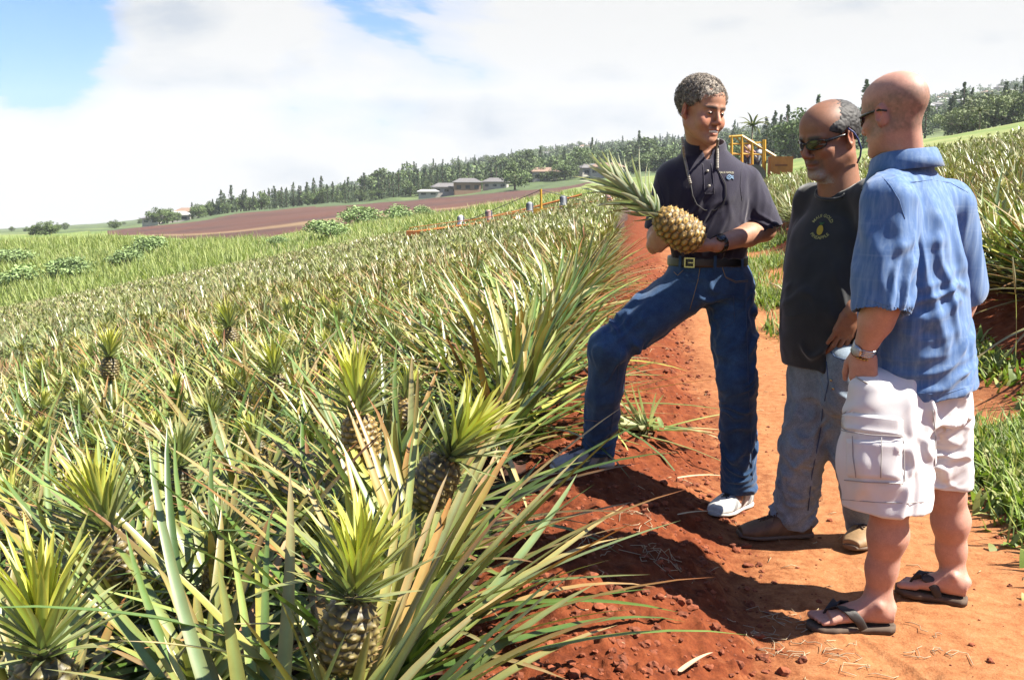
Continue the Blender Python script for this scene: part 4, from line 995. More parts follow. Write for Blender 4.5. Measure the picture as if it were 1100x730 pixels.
        for q in (-1, 1):
            sh = lerp(hip, ne, .88)+sd*q; el = sh+np.array([lean*.18+q*.05, -.08, -.24]); wr = el+np.array([lean*.22, -.12, -.06]); ar += [Cone(sh, el, .06, .05, .03), Cone(el, wr, .045, .035, .02)]; pr += [Cone(wr, wr+nz(wr-el)*.12, .036, .025, .02)]
            lg = hip+sd*q*.55; kn = lg+np.array([lean*.03, -.05, -.45]); fo = np.array([lg[0], lg[1], g[2]+.06]); pr += [Cone(lg, kn, .085, .06, .04), Cone(kn, fo, .06, .045, .02), Cone(fo, fo+[lean*.1, -.15, -.01], .045, .04, .02)]
        V, Qd = sdf_mesh(pr+ar, .022); o = link('person', mkmesh('person', V-g, Qd, PMAT['skin'], col=np.tile([.36, .19, .12], (len(V), 1))), None, g); tag(o, label, 'person')
        V, Qd = sdf_mesh([Cone(hip, lerp(hip, ne, .75), .155, .19, .05), Cone(lerp(hip, ne, .75), ne, .19, .09, .05)]+[Cone(a.a, a.b, a.ra+.02, a.rb+.02, .03) for a in ar], .022); child('shirt', mkmesh('shirt', V, Qd, cl[shirt]), o)
        V, Qd = sdf_mesh([Cone(q.a, q.b, q.ra+.025, q.rb+.03, .04) for q in pr if isinstance(q, Cone) and q.ra in (.085, .06) and q.b[2] < hip[2]-.2], .024); child('trousers', mkmesh('trousers', V, Qd, cl['trouser']), o)
        mb = MB(); mb.tube([hd+[0, 0, .05], hd+[0, 0, .065]], [.20, .19], 14); mb.tube([hd+[0, 0, .05], hd+[0, 0, .13], hd+[0, 0, .165]], [.115, .105, .06], 12); child('hat', mb.mesh('hat', cl[hat]), o)
    worker(495, 240, 55.2, 'white', .5, 'field worker in a white shirt, first from the free end of the boom', 'white')
    worker(525, 236, 55.2, 'pink', .7, 'field worker in a pinkish shirt and hat, second from the boom end')
    worker(569, 232, 55.2, 'grey', .1, 'field worker in a light grey shirt standing just left of the yellow mast', 'grey')
    worker(605, 224, 55.2, 'grey', .9, 'field worker in a pale grey shirt and dark cap, reaching right of the mast', 'trouser')
    worker(652, 218, 56, 'pink', .6, 'field worker partly behind the held pineapple crown')
    worker(803, 158, 55, 'pink', .3, 'worker in a pinkish hat riding on the yellow frame', 'pink', True)
    worker(814, 163, 55.3, 'grey', .2, 'worker in a grey shirt riding on the yellow frame beside the post', 'grey', True)
# ------------------------------------------------------------------ people
def folds(V, Nn, lst, seed=0):
    """cloth creases: wandering pleats that run along d, weighted round a point"""
    D = np.zeros(len(V))
    for k, (c, rad, d, lam, ln, amp) in enumerate(lst):
        d = nz(d); a = nz(np.cross(d, [.12, 1, .08])); b = np.cross(d, a); q = V-np.asarray(c)
        st = np.stack([(V@a)/(ln*.55), (V@b)/(ln*.55), (V@d)/ln], 1)
        ph = (V@a)/(lam*1.7)+.35*(V@b)/lam+1.1*vnoise(st, seed+k*7+1)+.25*vnoise(V/lam*.8, seed+k)
        f = (.5+.5*np.cos(2*np.pi*ph))**1.8*1.6-.5
        m = np.clip(.55+1.1*vnoise(st*1.3+5, seed+k*7+3), 0, 1)
        w = np.exp(-((q*q).sum(1))/(rad*rad)) if rad < 5 else 1.0
        D += amp*w*f*m
    return V+Nn*D[:, None]
def head_prims(o, M, s, nose=1.0, wide=1.0, jowl=0.0, smile=False, neck_to=None, neck_r=.057):
    T = lambda x, y, z: o+M@(np.array([x*wide if abs(x) < 1 else x, y, z])*s)
    E = lambda c, r, k=.02, sub=False, A=None: Ell(T(*c), np.array(r)*s*np.array([wide, 1, 1]), M if A is None else M@A, k*s, sub)
    C = lambda a, b, ra, rb, k=.02, sub=False: Cone(T(*a), T(*b), ra*s, rb*s, k*s, sub)
    def rz(a): c, q = math.cos(a), math.sin(a); return np.array([[c, -q, 0], [q, c, 0], [0, 0, 1]])
    L = [E((0, -.020, .045), (.075, .098, .082)), E((0, .020, .050), (.066, .070, .060), .03),
         E((0, .030, -.015), (.060, .056, .072), .03), E((0, .035, -.055), (.050+jowl*.012, .048, .045), .03)]
    for q in (-1, 1):
        L += [C((q*.052, -.005, -.052), (q*.016, .072, -.098), .020+jowl*.006, .016, .03), E((q*.042, .060, -.022), (.020, .018, .015), .022),
              C((q*.012, .088, .026), (q*.046, .070, .024), .0085, .0075, .012)]
    L += [E((0, .079, -.100), (.020, .015, .015), .02)]
    L += [C((0, .086, .016), (0, .108*(.5+.5*nose), -.024), .0078, .0105, .010), E((0, .106, -.030), (.0125, .0125, .0105), .006)]
    for q in (-1, 1):
        L += [E((q*.0125, .097, -.034), (.0078, .010, .0072), .005), E((q*.030, .097, .004), (.017, .013, .0105), .010, True),
              E((q*.030, .0745, .004), (.0150, .0150, .0125), .004)]
    L += [E((0, .088, -.058), (.024, .012, .008), .008), E((0, .086, -.074), (.021, .0125, .008), .008),
          E((0, .106, -.0655), (.031 if smile else .027, .016, .0080 if smile else .0016), .0015 if smile else .003, True)]
    if smile:
        for q in (-1, 1): L += [Cone(T(q*.021, .100, -.036), T(q*.034, .088, -.066), .0035*s, .0035*s, .006*s, True), E((q*.044, .066, -.040), (.018, .017, .018), .02)]
    for q in (-1, 1):
        A = rz(-q*.55)
        L += [E((q*.080, -.014, -.001), (.0085, .0200, .033), .005, False, A), E((q*.0885, -.009, .002), (.0070, .0115, .019), .003, True, A), E((q*.083, -.003, -.004), (.004, .005, .007), .003, False, A),
              E((q*.077, -.004, -.026), (.006, .008, .010), .006, False, A)]
    if neck_to is not None:
        L += [Cone(T(0, -.022, -.030), np.asarray(neck_to), neck_r*s, neck_r*1.12*s, .03*s)]
    return L
def local(V, o, M, s): return ((V-o)@M)/s
def skin_color(V, base, heads=None, seed=0):
    """base skin with redder patches; heads: (o, M, s, dict)"""
    base = np.array(base); n = fbm(V*22, 3, seed)[:, None]; n2 = fbm(V*90, 2, seed+3)[:, None]
    c = base*(1+.10*n+.07*n2)
    if heads is not None:
        o, M, s, k = heads; q = local(V, o, M, s); inh = (np.linalg.norm(q-[0, .01, 0], axis=1) < .19)
        def blob(cx, r): return np.exp(-(((q-np.array(cx))/np.array(r))**2).sum(1))[:, None]*inh[:, None]
        red = base*np.array([1.22, .72, .70])
        for x in (-1, 1):
            c = c*(1-.55*blob((x*.045, .07, -.025), (.022, .03, .02)))+red*.55*blob((x*.045, .07, -.025), (.022, .03, .02))
            b = blob((x*.080, -.008, 0), (.014, .03, .04))*.75; c = c*(1-b)+red*1.05*b
            if k.get('brow') is not None:
                b = np.clip(blob((x*.030, .088, .0255), (.021, .03, .0050))*2.0, 0, 1); c = c*(1-b)+np.array(k['brow'])*b
        b = blob((0, .115, -.028), (.014, .03, .014))*.6; c = c*(1-b)+red*b
        b = np.clip(blob((0, .10, -.066), (.022, .03, .011))*1.3, 0, 1)*.8; c = c*(1-b)+base*np.array([1.0, .52, .50])*b
        if k.get('beard') is not None:
            zf = sstep(-.040, -.052, q[:, 2])*sstep(.02, .05, q[:, 1])*sstep(.050, .034, np.abs(q[:, 0]))*(q[:, 2] > -.135)
            lip = np.exp(-((q[:, 0]/.022)**2+((q[:, 2]+.066)/.0075)**2)); nn = np.clip(.75+.5*fbm(V*220, 2, 3), 0, 1)
            b = (zf*(1-lip)*nn)[:, None]*k.get('beard_w', .8)*inh[:, None]; cb = np.array(k['beard']); cb2 = np.array(k.get('beard2', cb))
            t = sstep(-.07, -.10, q[:, 2])[:, None]; c = c*(1-b)+(cb*(1-t)+cb2*t)*b
        if k.get('stubble') is not None:
            zf = sstep(.065, .035, q[:, 2]-(q[:, 1]*-.15))*sstep(.055, .015, q[:, 1]-.02)*sstep(-.075, -.045, q[:, 2])
            ear = np.exp(-(((np.abs(q[:, 0])-.08)/.012)**2+((q[:, 1]+.01)/.026)**2+(q[:, 2]/.036)**2))
            nn = np.clip(.8+.35*fbm(V*150, 2, 3), 0, 1); b = (zf*(1-ear)*nn)[:, None]*k.get('stubble_w', .45)*inh[:, None]; c = c*(1-b)+np.array(k['stubble'])*b
    return np.clip(c, 0, 1)
def hand_prims(w, d, pn, side, curl=(20, 30, 20), s=1.0, thumb=(.7, .5), spread=.05, wr=.026):
    """w wrist, d finger direction, pn palm normal (out of palm), side +1 -> thumb on cross(d,pn) side"""
    d = nz(d); pn = nz(np.asarray(pn, float)-d*(np.dot(pn, d))); t = np.cross(d, pn)*side
    w = np.asarray(w, float); P_ = lambda a, b, c: w+(d*a+t*b+pn*c)*s
    L = [Cone(P_(-.01, 0, 0), P_(.045, .004, 0), wr*s, .034*s, .012, sq=pn, sqf=1.75), Cone(P_(.03, .018, 0), P_(.082, .028, -.002), .019*s, .0135*s, .012, sq=pn, sqf=1.15),
         Cone(P_(.03, 0, 0), P_(.088, .008, -.002), .019*s, .0135*s, .012, sq=pn, sqf=1.15), Cone(P_(.03, -.014, 0), P_(.084, -.013, -.001), .018*s, .0125*s, .012, sq=pn, sqf=1.15),
         Cone(P_(.025, -.022, 0), P_(.074, -.031, .002), .017*s, .0115*s, .012, sq=pn, sqf=1.15)]
    fl = [(.082, .028, .042, .026, .021, .0098), (.088, .008, .046, .029, .022, .0100), (.084, -.013, .043, .027, .021, .0094), (.074, -.031, .034, .021, .018, .0084)]
    for i, (a, b, l1, l2, l3, r) in enumerate(fl):
        p = P_(a, b, -.001); ang = 0; dirs = nz(d+t*spread*(1.5-i))
        for j, l in enumerate((l1, l2, l3)):
            ang += R(curl[j]*(1+.06*i)); dd = dirs*math.cos(ang)+pn*math.sin(ang); q = p+dd*l*s
            L.append(Cone(p, q, r*s*(1-.07*j), r*s*(1-.07*(j+1)), .004)); p = q
    p = P_(.012, .022, .006); a1 = nz(d*.75+t*thumb[0]+pn*thumb[1]); q = p+a1*.045*s; L.append(Cone(p, q, .0165*s, .0118*s, .010))
    a2 = nz(d*.95+t*thumb[0]*.45+pn*thumb[1]*1.1); q2 = q+a2*.032*s; L.append(Cone(q, q2, .0112*s, .0102*s, .004)); a3 = nz(d+pn*thumb[1]*1.6+t*.1); L.append(Cone(q2, q2+a3*.025*s, .0100*s, .0080*s, .003))
    return L
def limb(pts, rad, k=.02): return [Cone(pts[i], pts[i+1], rad[i], rad[i+1], k) for i in range(len(pts)-1)]
def garment(name, prims, mat, par, res=.0045, fl=(), seed=0, col=None, rl=2, post=None):
    ka = {'cargo_shorts': 1.5, 'jeans': 1.45, 'shirt': 1.15}.get(name, 1.0); fl = [(a, b_, c_, d_, e_, f_*ka) for a, b_, c_, d_, e_, f_ in fl]
    V, Q = sdf_mesh(prims, res); V = relax(V, Q, rl, .6)
    if fl: V = folds(V, vnormals(V, Q), fl, seed); V = relax(V, Q, 1, .4)
    c = None if col is None else (col(V) if callable(col) else np.tile(col, (len(V), 1)))
    o = child(name, mkmesh(name, V, Q, mat, col=c), par); return o, V, Q
def collar(par, mat, cen, M, rx, ry, h, tilt=0, gap=.35, flap=.035, point=.05, name='collar', col=(1, 1, 1), thick=.004, flare=.006):
    """turned-over collar: stands up round the neck and folds down outside; M columns (left,fwd,up)"""
    mb = MB(); n = 56; A = np.linspace(gap, 2*np.pi-gap, n); rowsv = []
    for a in A:
        f = math.cos(a); l = math.sin(a); near = math.exp(-((min(a, 2*np.pi-a)-gap)/.55)**2)
        out = np.array([l*rx, f*ry, 0]); on = nz([l, f, 0]); zt = h*(1-.25*near)-tilt*f*.02
        fl_ = flap+point*near
        prof = [(-.004, -.02), (-.002, h*.5), (0, zt-.003), (.003, zt+.001), (.007, zt-.003), (.010+flare*.5, zt-fl_*.45), (.013+flare+near*.012, zt-fl_), (.009+flare+near*.012, zt-fl_), (.006, zt-fl_*.4), (.002, zt-.007)]
        rowsv.append([cen+M@(out+on*p+np.array([0, 0, z])) for p, z in prof])
    k = len(rowsv[0]); V = np.array(rowsv).reshape(-1, 3)
    Q = [[i*k+j, i*k+j+1, (i+1)*k+j+1, (i+1)*k+j] for i in range(n-1) for j in range(k-1)]
    mb.add(V, Q, c=col)
    return child(name, mb.mesh(name, mat), par)
def seams(par, bvh, lines, name, mat):
    for px, r, off in lines:
        mb = MB(); trace(mb, bvh, px, r, off=off)
        if mb.n: child(name, mb.mesh(name, mat), par)
def trace(mb, bvh, px, r=.0016, col=(1, 1, 1), off=.001, n=6, seg=3, flat=1.0):
    pts = []
    for a, b in zip(px[:-1], px[1:]):
        for t in np.linspace(0, 1, seg, endpoint=False): pts.append((a[0]*(1-t)+b[0]*t, a[1]*(1-t)+b[1]*t))
    pts.append(px[-1]); P3 = []
    for q in pts:
        h, nn = shoot(bvh, q[0], q[1], off)
        if h is not None: P3.append(h)
    if len(P3) > 1:
        P3 = np.array(P3); d = np.linalg.norm(np.diff(P3, axis=0), axis=1)
        if d.max() < .12: mb.tube(P3, r, n, col=col)
def shoe(par, mats, heel, toe, up, name='sneaker', hgt=.062, wid=1.0, col=(.75, .74, .70), panel=(.30, .31, .32), sole=(.80, .79, .75), laces=(.08, .08, .09), lace=True, mouth=None, seed=0):
    heel = np.asarray(heel, float); toe = np.asarray(toe, float); f = nz(toe-heel); M = frame(f, up); L = np.linalg.norm(toe-heel); l, f, u = M[:, 0], M[:, 1], M[:, 2]
    W = lambda x, y, z: heel+l*x+f*y+u*z
    # NB loft's second offset points down (-u)
    up_rows = [(-.02, 0, -.038, .024*wid, .030), (.08, 0, -.045, .034*wid, .040), (.30, 0, -.046, .037*wid, .044), (.5, 0, -.046, .043*wid, .046), (.72, 0, -.036, .049*wid, .035), (.9, 0, -.029, .045*wid, .026), (1.0, 0, -.025, .028*wid, .017)]
    pr = [Loft(heel, toe, l, up_rows, .01, e=2.3), Cone(W(0, L*.19, .055), W(0, L*.22, hgt+.058), .038*wid, .038*wid, .02, sq=l, sqf=1.15), Half(W(0, 0, .014), -u)]
    def cf(V):
        y = ((V-heel)@f)/L; z = (V-heel)@u; x = np.abs((V-heel)@l)
        c = np.tile(np.array(col), (len(V), 1)); m = ((np.sin(y*26+z*60) > .2) & (y > .12) & (y < .78) & (z < .075) & (x > .018)) | (y < .1)
        c[m] = panel; c[(y > .3) & (y < .68) & (x < .014) & (z > .04)] = np.array(panel)*.8
        return c*(1+.08*fbm(V*60, 2, 2)[:, None])
    sh, V, Q = garment(name, pr, mats['shoe'], par, .0035, (), seed, cf)
    so_rows = [(-.045, 0, -.012, .020*wid, .014), (.03, 0, -.012, .036*wid, .0155), (.35, 0, -.011, .034*wid, .0135), (.7, 0, -.011, .050*wid, .0135), (.92, 0, -.013, .044*wid, .0125), (1.03, 0, -.017, .022*wid, .010)]
    s_, V2, Q2 = garment('sole', [Loft(heel, toe, l, so_rows, .01, e=2.6)], mats['rubber'], sh, .0035, (), seed, sole, rl=1)
    if lace:
        mb = MB()
        bv = bvh_of(V, Q)
        for i in range(6):
            y = L*(.50+.048*i)
            for sg in (-1, 1):
                pts = [proj(bv, W(-.020*sg, y, .13), .0015)[0], proj(bv, W(0, y+.008, .13), .0035)[0], proj(bv, W(.020*sg, y+.018, .13), .0015)[0]]
                mb.tube(pts, .0030, 5, col=laces)
        for sg in (-1, 1):
            p0 = proj(bv, W(0, L*.52, .13), .004)[0]; mb.tube([p0, p0+l*.022*sg+u*.012, p0+l*.036*sg-u*.005+f*.01, p0+l*.02*sg+f*.012, p0+f*.004], .002, 5, col=laces)
            mb.tube([p0, p0+l*.02*sg+f*.01, p0+l*.035*sg-u*.02+f*.018], .002, 5, col=laces)
        child('laces', mb.mesh('laces', mats['lace']), sh)
    return sh
def text_on(bvh, par, s, px, py, wpx, mat, name, up=(0, 0, 1), rot=0, arc=None, depth=.002):
    """small lettering laid on the cloth; size given by its width in the photograph"""
    h, n = shoot(bvh, px, py, 0)
    if h is None: return
    cu = bpy.data.curves.new('t', 'FONT'); cu.body = s; cu.align_x = 'CENTER'; cu.align_y = 'CENTER'; cu.resolution_u = 2; cu.offset = .012
    ob = bpy.data.objects.new('t', cu); COL.objects.link(ob); dg = bpy.context.evaluated_depsgraph_get(); me = bpy.data.meshes.new_from_object(ob.evaluated_get(dg))
    bpy.data.objects.remove(ob)
    V = np.array([v.co[:] for v in me.vertices]); wd = V[:, 0].max()-V[:, 0].min(); scale = (wpx/F*np.linalg.norm(h-[0, 0, CAMZ]))/wd
    r = nz(np.cross([0, 0, 1.], n)); 
    if r[0] < 0: r = -r
    u = nz(np.cross(n, r)); u = u if u[2] > 0 else -u
    V = V*scale
    if arc:
        ang = V[:, 0]/arc; rad = arc+V[:, 1] if arc > 0 else arc+V[:, 1]
        V = np.stack([rad*np.sin(ang), rad*np.cos(ang), V[:, 2]], 1)
    out = []
    for v in V:
        p = h+r*v[0]+u*v[1]; loc, nn, i, d = bvh.ray_cast(Vector(p+n*.08), Vector(-n), .3)
        out.append(np.array(loc)+n*depth if loc is not None else p+n*depth)
    for k, v in enumerate(me.vertices): v.co = out[k]
    me.materials.append(mat); o = child(name, me, par); return o
def eyes(par, o, M, s, iris=(.05, .03, .02), look=(0, 0)):
    for q in (-1, 1):
        c = o+M@(np.array([q*.030, .0782, .004])*s); r = .0128*s; n = 16; A = np.linspace(0, np.pi, n); mb = MB(); V = []; C = []
        f = nz(M@np.array([look[0], 1, look[1]])); l = nz(np.cross([0, 0, 1.], f)); u = np.cross(f, l)
        for a in A:
            for b in np.linspace(0, 2*np.pi, 16, endpoint=False):
                V.append(c+r*(math.cos(a)*f+math.sin(a)*(math.cos(b)*l+math.sin(b)*u*.52))); C.append((.01, .01, .01) if a < .22 else iris if a < 1.0 else (.26, .22, .19))  # eye whites darkened; shade under the brow is put into their colour
        Q = [[i*16+j, i*16+(j+1) % 16, (i+1)*16+(j+1) % 16, (i+1)*16+j] for i in range(n-1) for j in range(16)]
        mb.add(V, Q, c=np.array(C)); child('eye', mb.mesh('eye', PMAT['eye']), par)
def body(label, prims, base, headinfo, loc, res=.0032, seed=0, extra=None):
    V, Q = sdf_mesh(prims, res); V = relax(V, Q, 1, .5); c = skin_color(V, base, headinfo, seed)
    if extra is not None: c = extra(V, c)
    loc = np.asarray(loc, float); o = link('person', mkmesh('person', V-loc, Q, PMAT['skin'], col=c), None, loc); tag(o, label, 'person')
    print('body', len(V)); return o
def denim_mat(name, dark, light, wear=.5):
    m, nt, b = newmat(name); co = objco(nt); n = noise(nt, 11, 7, .7, co); n2 = noise(nt, 420, 2, .5, co); n3 = noise(nt, 45, 5, .7, co)
    c = mixc(nt, ramp(nt, n, [(.38, 0), (.68, wear)]), dark, light); c = mixc(nt, 1, c, ramp(nt, n2, [(.3, .72), (.7, 1.28)]), 'MULTIPLY'); c = mixc(nt, 1, c, ramp(nt, n3, [(.3, .88), (.7, 1.12)]), 'MULTIPLY')
    nt.links.new(c, b.inputs['Base Color']); b.inputs['Roughness'].default_value = .85; b.inputs['Specular IOR Level'].default_value = .2; b.inputs['Sheen Weight'].default_value = .15
    h = N(nt, 'ShaderNodeMath', operation='MULTIPLY_ADD'); nt.links.new(n2, h.inputs[0]); h.inputs[1].default_value = .25; nt.links.new(n3, h.inputs[2]); bump(nt, b, h.outputs[0], .35, .006); return m
def people_mats():
    M = {}
    m, nt, b = newmat('skin'); a = N(nt, 'ShaderNodeVertexColor', layer_name='Col'); co = objco(nt); n = noise(nt, 240, 3, .6, co)
    c = mixc(nt, 1, a.outputs['Color'], ramp(nt, n, [(.3, .90), (.7, 1.08)]), 'MULTIPLY'); nt.links.new(c, b.inputs['Base Color']); b.inputs['Roughness'].default_value = .58
    b.inputs['Subsurface Weight'].default_value = .12; b.inputs['Subsurface Radius'].default_value = (1, .35, .2); b.inputs['Subsurface Scale'].default_value = .008; b.inputs['Specular IOR Level'].default_value = .4
    bump(nt, b, n, .15, .002); M['skin'] = m
    M['eye'] = simple('eyeball', (1, 1, 1), .2, attr=True)
    M['shoe'] = simple('shoe_fabric', (1, 1, 1), .75, attr=True, bmp=.3, bs=500, bd=.001); M['rubber'] = simple('shoe_rubber', (1, 1, 1), .7, attr=True, var=.1, vs=40); M['lace'] = simple('shoe_lace', (1, 1, 1), .8, attr=True)
    M['leather'] = simple('tan_leather', (1, 1, 1), .65, attr=True, var=.25, vs=25, bmp=.3, bs=120)
    M['jeans_blue'] = denim_mat('blue_denim', (.026, .075, .185), (.10, .23, .44), .38)
    M['jeans_pale'] = denim_mat('pale_denim', (.21, .28, .36), (.48, .57, .65), .6)
    M['stitch'] = simple('seam_thread', (.35, .27, .16), .8); M['seam_blue'] = simple('denim_seam', (.05, .10, .22), .8)
    M['polo'] = simple('navy_pique', (.021, .017, .044), .9, var=.15, vs=12, bmp=.5, bs=600, bd=.0012, spec=.2, sheen=.35)
    M['tee'] = simple('charcoal_jersey', (.035, .040, .045), .92, var=.18, vs=10, bmp=.4, bs=500, bd=.001, spec=.15, sheen=.3)
    m, nt, b = newmat('blue_shirt_cloth'); co = objco(nt)
    mp = N(nt, 'ShaderNodeMapping'); mp.inputs['Scale'].default_value = (70, 70, 3); nt.links.new(co, mp.inputs[0]); v1 = noise(nt, 1, 3, .6, mp.outputs[0])
    mp2 = N(nt, 'ShaderNodeMapping'); mp2.inputs['Scale'].default_value = (3, 3, 75); nt.links.new(co, mp2.inputs[0]); v2 = noise(nt, 1, 3, .6, mp2.outputs[0])
    c = mixc(nt, ramp(nt, v1, [(.42, 0), (.72, .45)]), (.065, .185, .46), (.34, .50, .74)); c = mixc(nt, ramp(nt, v2, [(.58, 0), (.80, .22)]), c, (.42, .57, .80))
    nt.links.new(c, b.inputs['Base Color']); b.inputs['Roughness'].default_value = .8; b.inputs['Sheen Weight'].default_value = .2; bump(nt, b, noise(nt, 380, 2, .5, co), .25, .001)
    t = N(nt, 'ShaderNodeBsdfTranslucent'); nt.links.new(c, t.inputs[0]); mx = N(nt, 'ShaderNodeMixShader'); mx.inputs[0].default_value = .0; nt.links.new(b.outputs[0], mx.inputs[1]); nt.links.new(t.outputs[0], mx.inputs[2]); M['shirt'] = m
    M['shorts'] = simple('white_twill', (.62, .61, .615), .88, var=.05, vs=8, bmp=.35, bs=450, bd=.001, sheen=.1); M['shorts_seam'] = simple('twill_seam', (.52, .50, .49), .9)
    M['hair'] = simple('grey_hair', (1, 1, 1), .7, attr=True, var=.3, vs=300)
    M['black'] = simple('black_plastic', (.012, .012, .013), .25); M['lens'] = simple('dark_lens', (.015, .014, .010), .08, spec=.8)
    M['belt'] = simple('black_leather', (.015, .014, .013), .4, bmp=.3, bs=200); M['buckle'] = simple('brass_buckle', (.75, .62, .35), .25, 1)
    M['steel'] = simple('steel', (.70, .69, .66), .25, 1); M['gold'] = simple('gold_bracelet', (.75, .50, .18), .3, 1); M['watchface'] = simple('pale_dial', (.55, .62, .62), .15)
    M['bead'] = simple('shell_bead', (.42, .38, .32), .45, var=.5, vs=70); M['cord'] = simple('black_cord', (.02, .018, .018), .7); M['bluecord'] = simple('blue_cord', (.02, .04, .20), .6)
    M['logo_y'] = simple('pale_yellow_print', (.55, .55, .20), .8); M['logo_w'] = simple('cream_stitching', (.62, .58, .40), .8); M['logo_b'] = simple('blue_stitching', (.25, .42, .62), .8); M['logo_g'] = simple('gold_print', (.65, .48, .04), .8)
    M['foam'] = simple('brown_sandal_sole', (.13, .085, .055), .85, var=.2, vs=40); M['strap'] = simple('dark_sandal_strap', (.035, .028, .024), .6, bmp=.3, bs=200)
    M['teeth'] = simple('teeth', (.92, .89, .82), .3)
    return M
DOWN = np.array([0, 0, -1.])
def lerp(a, b, t): return np.asarray(a)*(1-t)+np.asarray(b)*t
# ================= the man with the pineapple
def man_one():
    D = 4.12
    neck = P(757, 158, D+.02); waist = P(760, 283, D); sR = P(723, 192, D+.03); sL = P(800, 198, D+.03)
    eR = P(710, 248, D+.03); eL = P(821, 247, D-.01); wR = P(702, 263, D-.16); wL = P(769, 263, D-.22)
    hR = P(741, 303, D-.02); hL = P(783, 305, D+.03); kR = P(654, 374, D-.12); kL = P(792, 410, D-.08); aR = P(643, 478, D+.06); aL = P(794, 520, D+.04)
    ho = P(754, 120.5, D-.06); HM = frame([.50, -.85, -.16], [.08, 0, 1]); hs = .98
    loc = np.array([.55, D, 0.])
    body_l = head_prims(ho, HM, hs, smile=True, neck_to=neck+np.array([0, .01, -.02]), neck_r=.056)
    base = [Loft(waist, neck-np.array([0, 0, .03]), [1, 0, 0], [(0, 0, 0, .12, .09), (.5, 0, 0, .14, .10), (.85, 0, 0, .12, .09), (1, 0, 0, .06, .06)], .03)]
    base += limb([sR, eR], [.048, .040])+limb([eR, lerp(eR, wR, .35), wR], [.042, .042, .027])+limb([sL, eL], [.048, .042])+limb([eL, lerp(eL, wL, .35), wL], [.044, .044, .029])
    base += limb([hR, kR, aR], [.07, .05, .03], .03)+limb([hL, kL, aL], [.07, .05, .028], .03)+[Ell(lerp(hR, hL, .5)+[0, 0, .03], [.13, .09, .09], k=.04)]
    base += hand_prims(wL, [-1, -.10, -.10], [-.05, .25, 1], +1, (6, 22, 18), 1.05, thumb=(.55, .8))
    base += hand_prims(wR+np.array([0, 0, -.005]), [.22, -.62, .40], [.75, .2, .35], +1, (24, 34, 26), 1.05, thumb=(.9, .55))
    base += [Cone(aR, aR+[-.05, 0, -.04], .028, .024, .02), Cone(aL, aL+[-.02, -.05, -.05], .028, .024, .02)]
    b = body('man in a dark navy polo shirt and blue jeans holding a pineapple', base+body_l, (.56, .275, .165), (ho, HM, hs, dict(brow=(.12, .08, .06))), loc, seed=1)
    eyes(b, ho, HM, hs, look=(-.12, -.05))
    # teeth
    mb = MB(); q = []
    for i in range(9):
        a = (i-4)/4*.62; c = ho+HM@(np.array([math.sin(a)*.030, .0635+math.cos(a)*.030, -.0635])*hs); mb.box(c, (.0068, .004, .0125), HM)
    child('teeth', mb.mesh('teeth', PMAT['teeth']), b)
    # hair
    T = lambda x, y, z: ho+HM@(np.array([x, y, z])*hs)
    hp = [Ell(T(0, -.022, .052), np.array([.0855, .1085, .0905])*hs, HM, .01), Ell(T(0, .118, .010), np.array([.082, .070, .070])*hs, HM, .012, True), Half(T(0, .03, .030), HM@np.array([0, .50, -.86]), .008),
          Ell(T(.084, .02, -.01), np.array([.03, .035, .035])*hs, HM, .01, True), Ell(T(-.084, .02, -.01), np.array([.03, .035, .035])*hs, HM, .01, True), Ell(T(.09, -.012, -.002), np.array([.022, .022, .03])*hs, HM, .008, True), Ell(T(-.09, -.012, -.002), np.array([.022, .022, .03])*hs, HM, .008, True)]
    V, Q = sdf_mesh(hp, .003); Nn = vnormals(V, Q); V = V+Nn*(.002*np.abs(vnoise(V*140, 3))+.004*vnoise(V*45, 5)+.001)[:, None]
    gcol = lambda V: np.array([.06, .048, .038])*(1-np.clip(.45+.9*vnoise(V*130, 8), 0, 1))[:, None]+np.array([.36, .31, .25])*np.clip(.45+.9*vnoise(V*130, 8), 0, 1)[:, None]
    ho_ = child('hair', mkmesh('hair', V, Q, PMAT['hair'], col=gcol(V)), b)
    mb = MB(); rr = np.random.default_rng(2); idx = rr.choice(len(V), 2600)
    for i in idx:
        n = Nn[i]; t = nz(np.cross(n, rr.normal(0, 1, 3))); p = V[i]-n*.002; mb.tube([p, p+n*.005+t*.003, p+n*.008+t*.009, p+n*.004+t*.013], [.0009, .0009, .0008, .0004], 4, col=gcol(V[i:i+1])[0]*rr.uniform(.6, 1.6))
    child('curls', mb.mesh('curls', PMAT['hair']), ho_)
    # polo shirt
    ax = [1, -.06, 0]
    tp = [Loft(waist-[0, 0, .02], neck-[0, 0, .0], ax, [(0, 0, 0, .152, .115), (.12, 0, .0, .160, .125), (.35, 0, .0, .168, .130), (.62, 0, .0, .180, .128), (.80, .0, -.004, .168, .112), (.90, 0, -.01, .115, .088), (.97, 0, -.012, .072, .068)], .03, e=2.2),
          Cone(neck+[0, .01, -.035], sR+[.012, 0, .004], .058, .060, .035), Cone(neck+[0, .01, -.035], sL+[-.010, 0, .004], .058, .060, .035),
          Cone(sR, lerp(sR, eR, .95), .072, .070, .03), Cone(sL, lerp(sL, eL, 1.0), .073, .076, .03),
          Half(lerp(sL, eL, .93), nz(nz(eL-sL)+[0, -.0, -.0]) if False else nz(eL-sL)) if False else Cone(lerp(sL, eL, .98), lerp(sL, eL, 1.35), .069, .088, .004, True), Cone(lerp(sR, eR, .98), lerp(sR, eR, 1.4), .064, .085, .004, True),
          Cone(neck+[0, .0, .02], neck+[0, -.062, -.055], .052, .018, .008, True), Half(waist+[0, 0, .026], DOWN)]
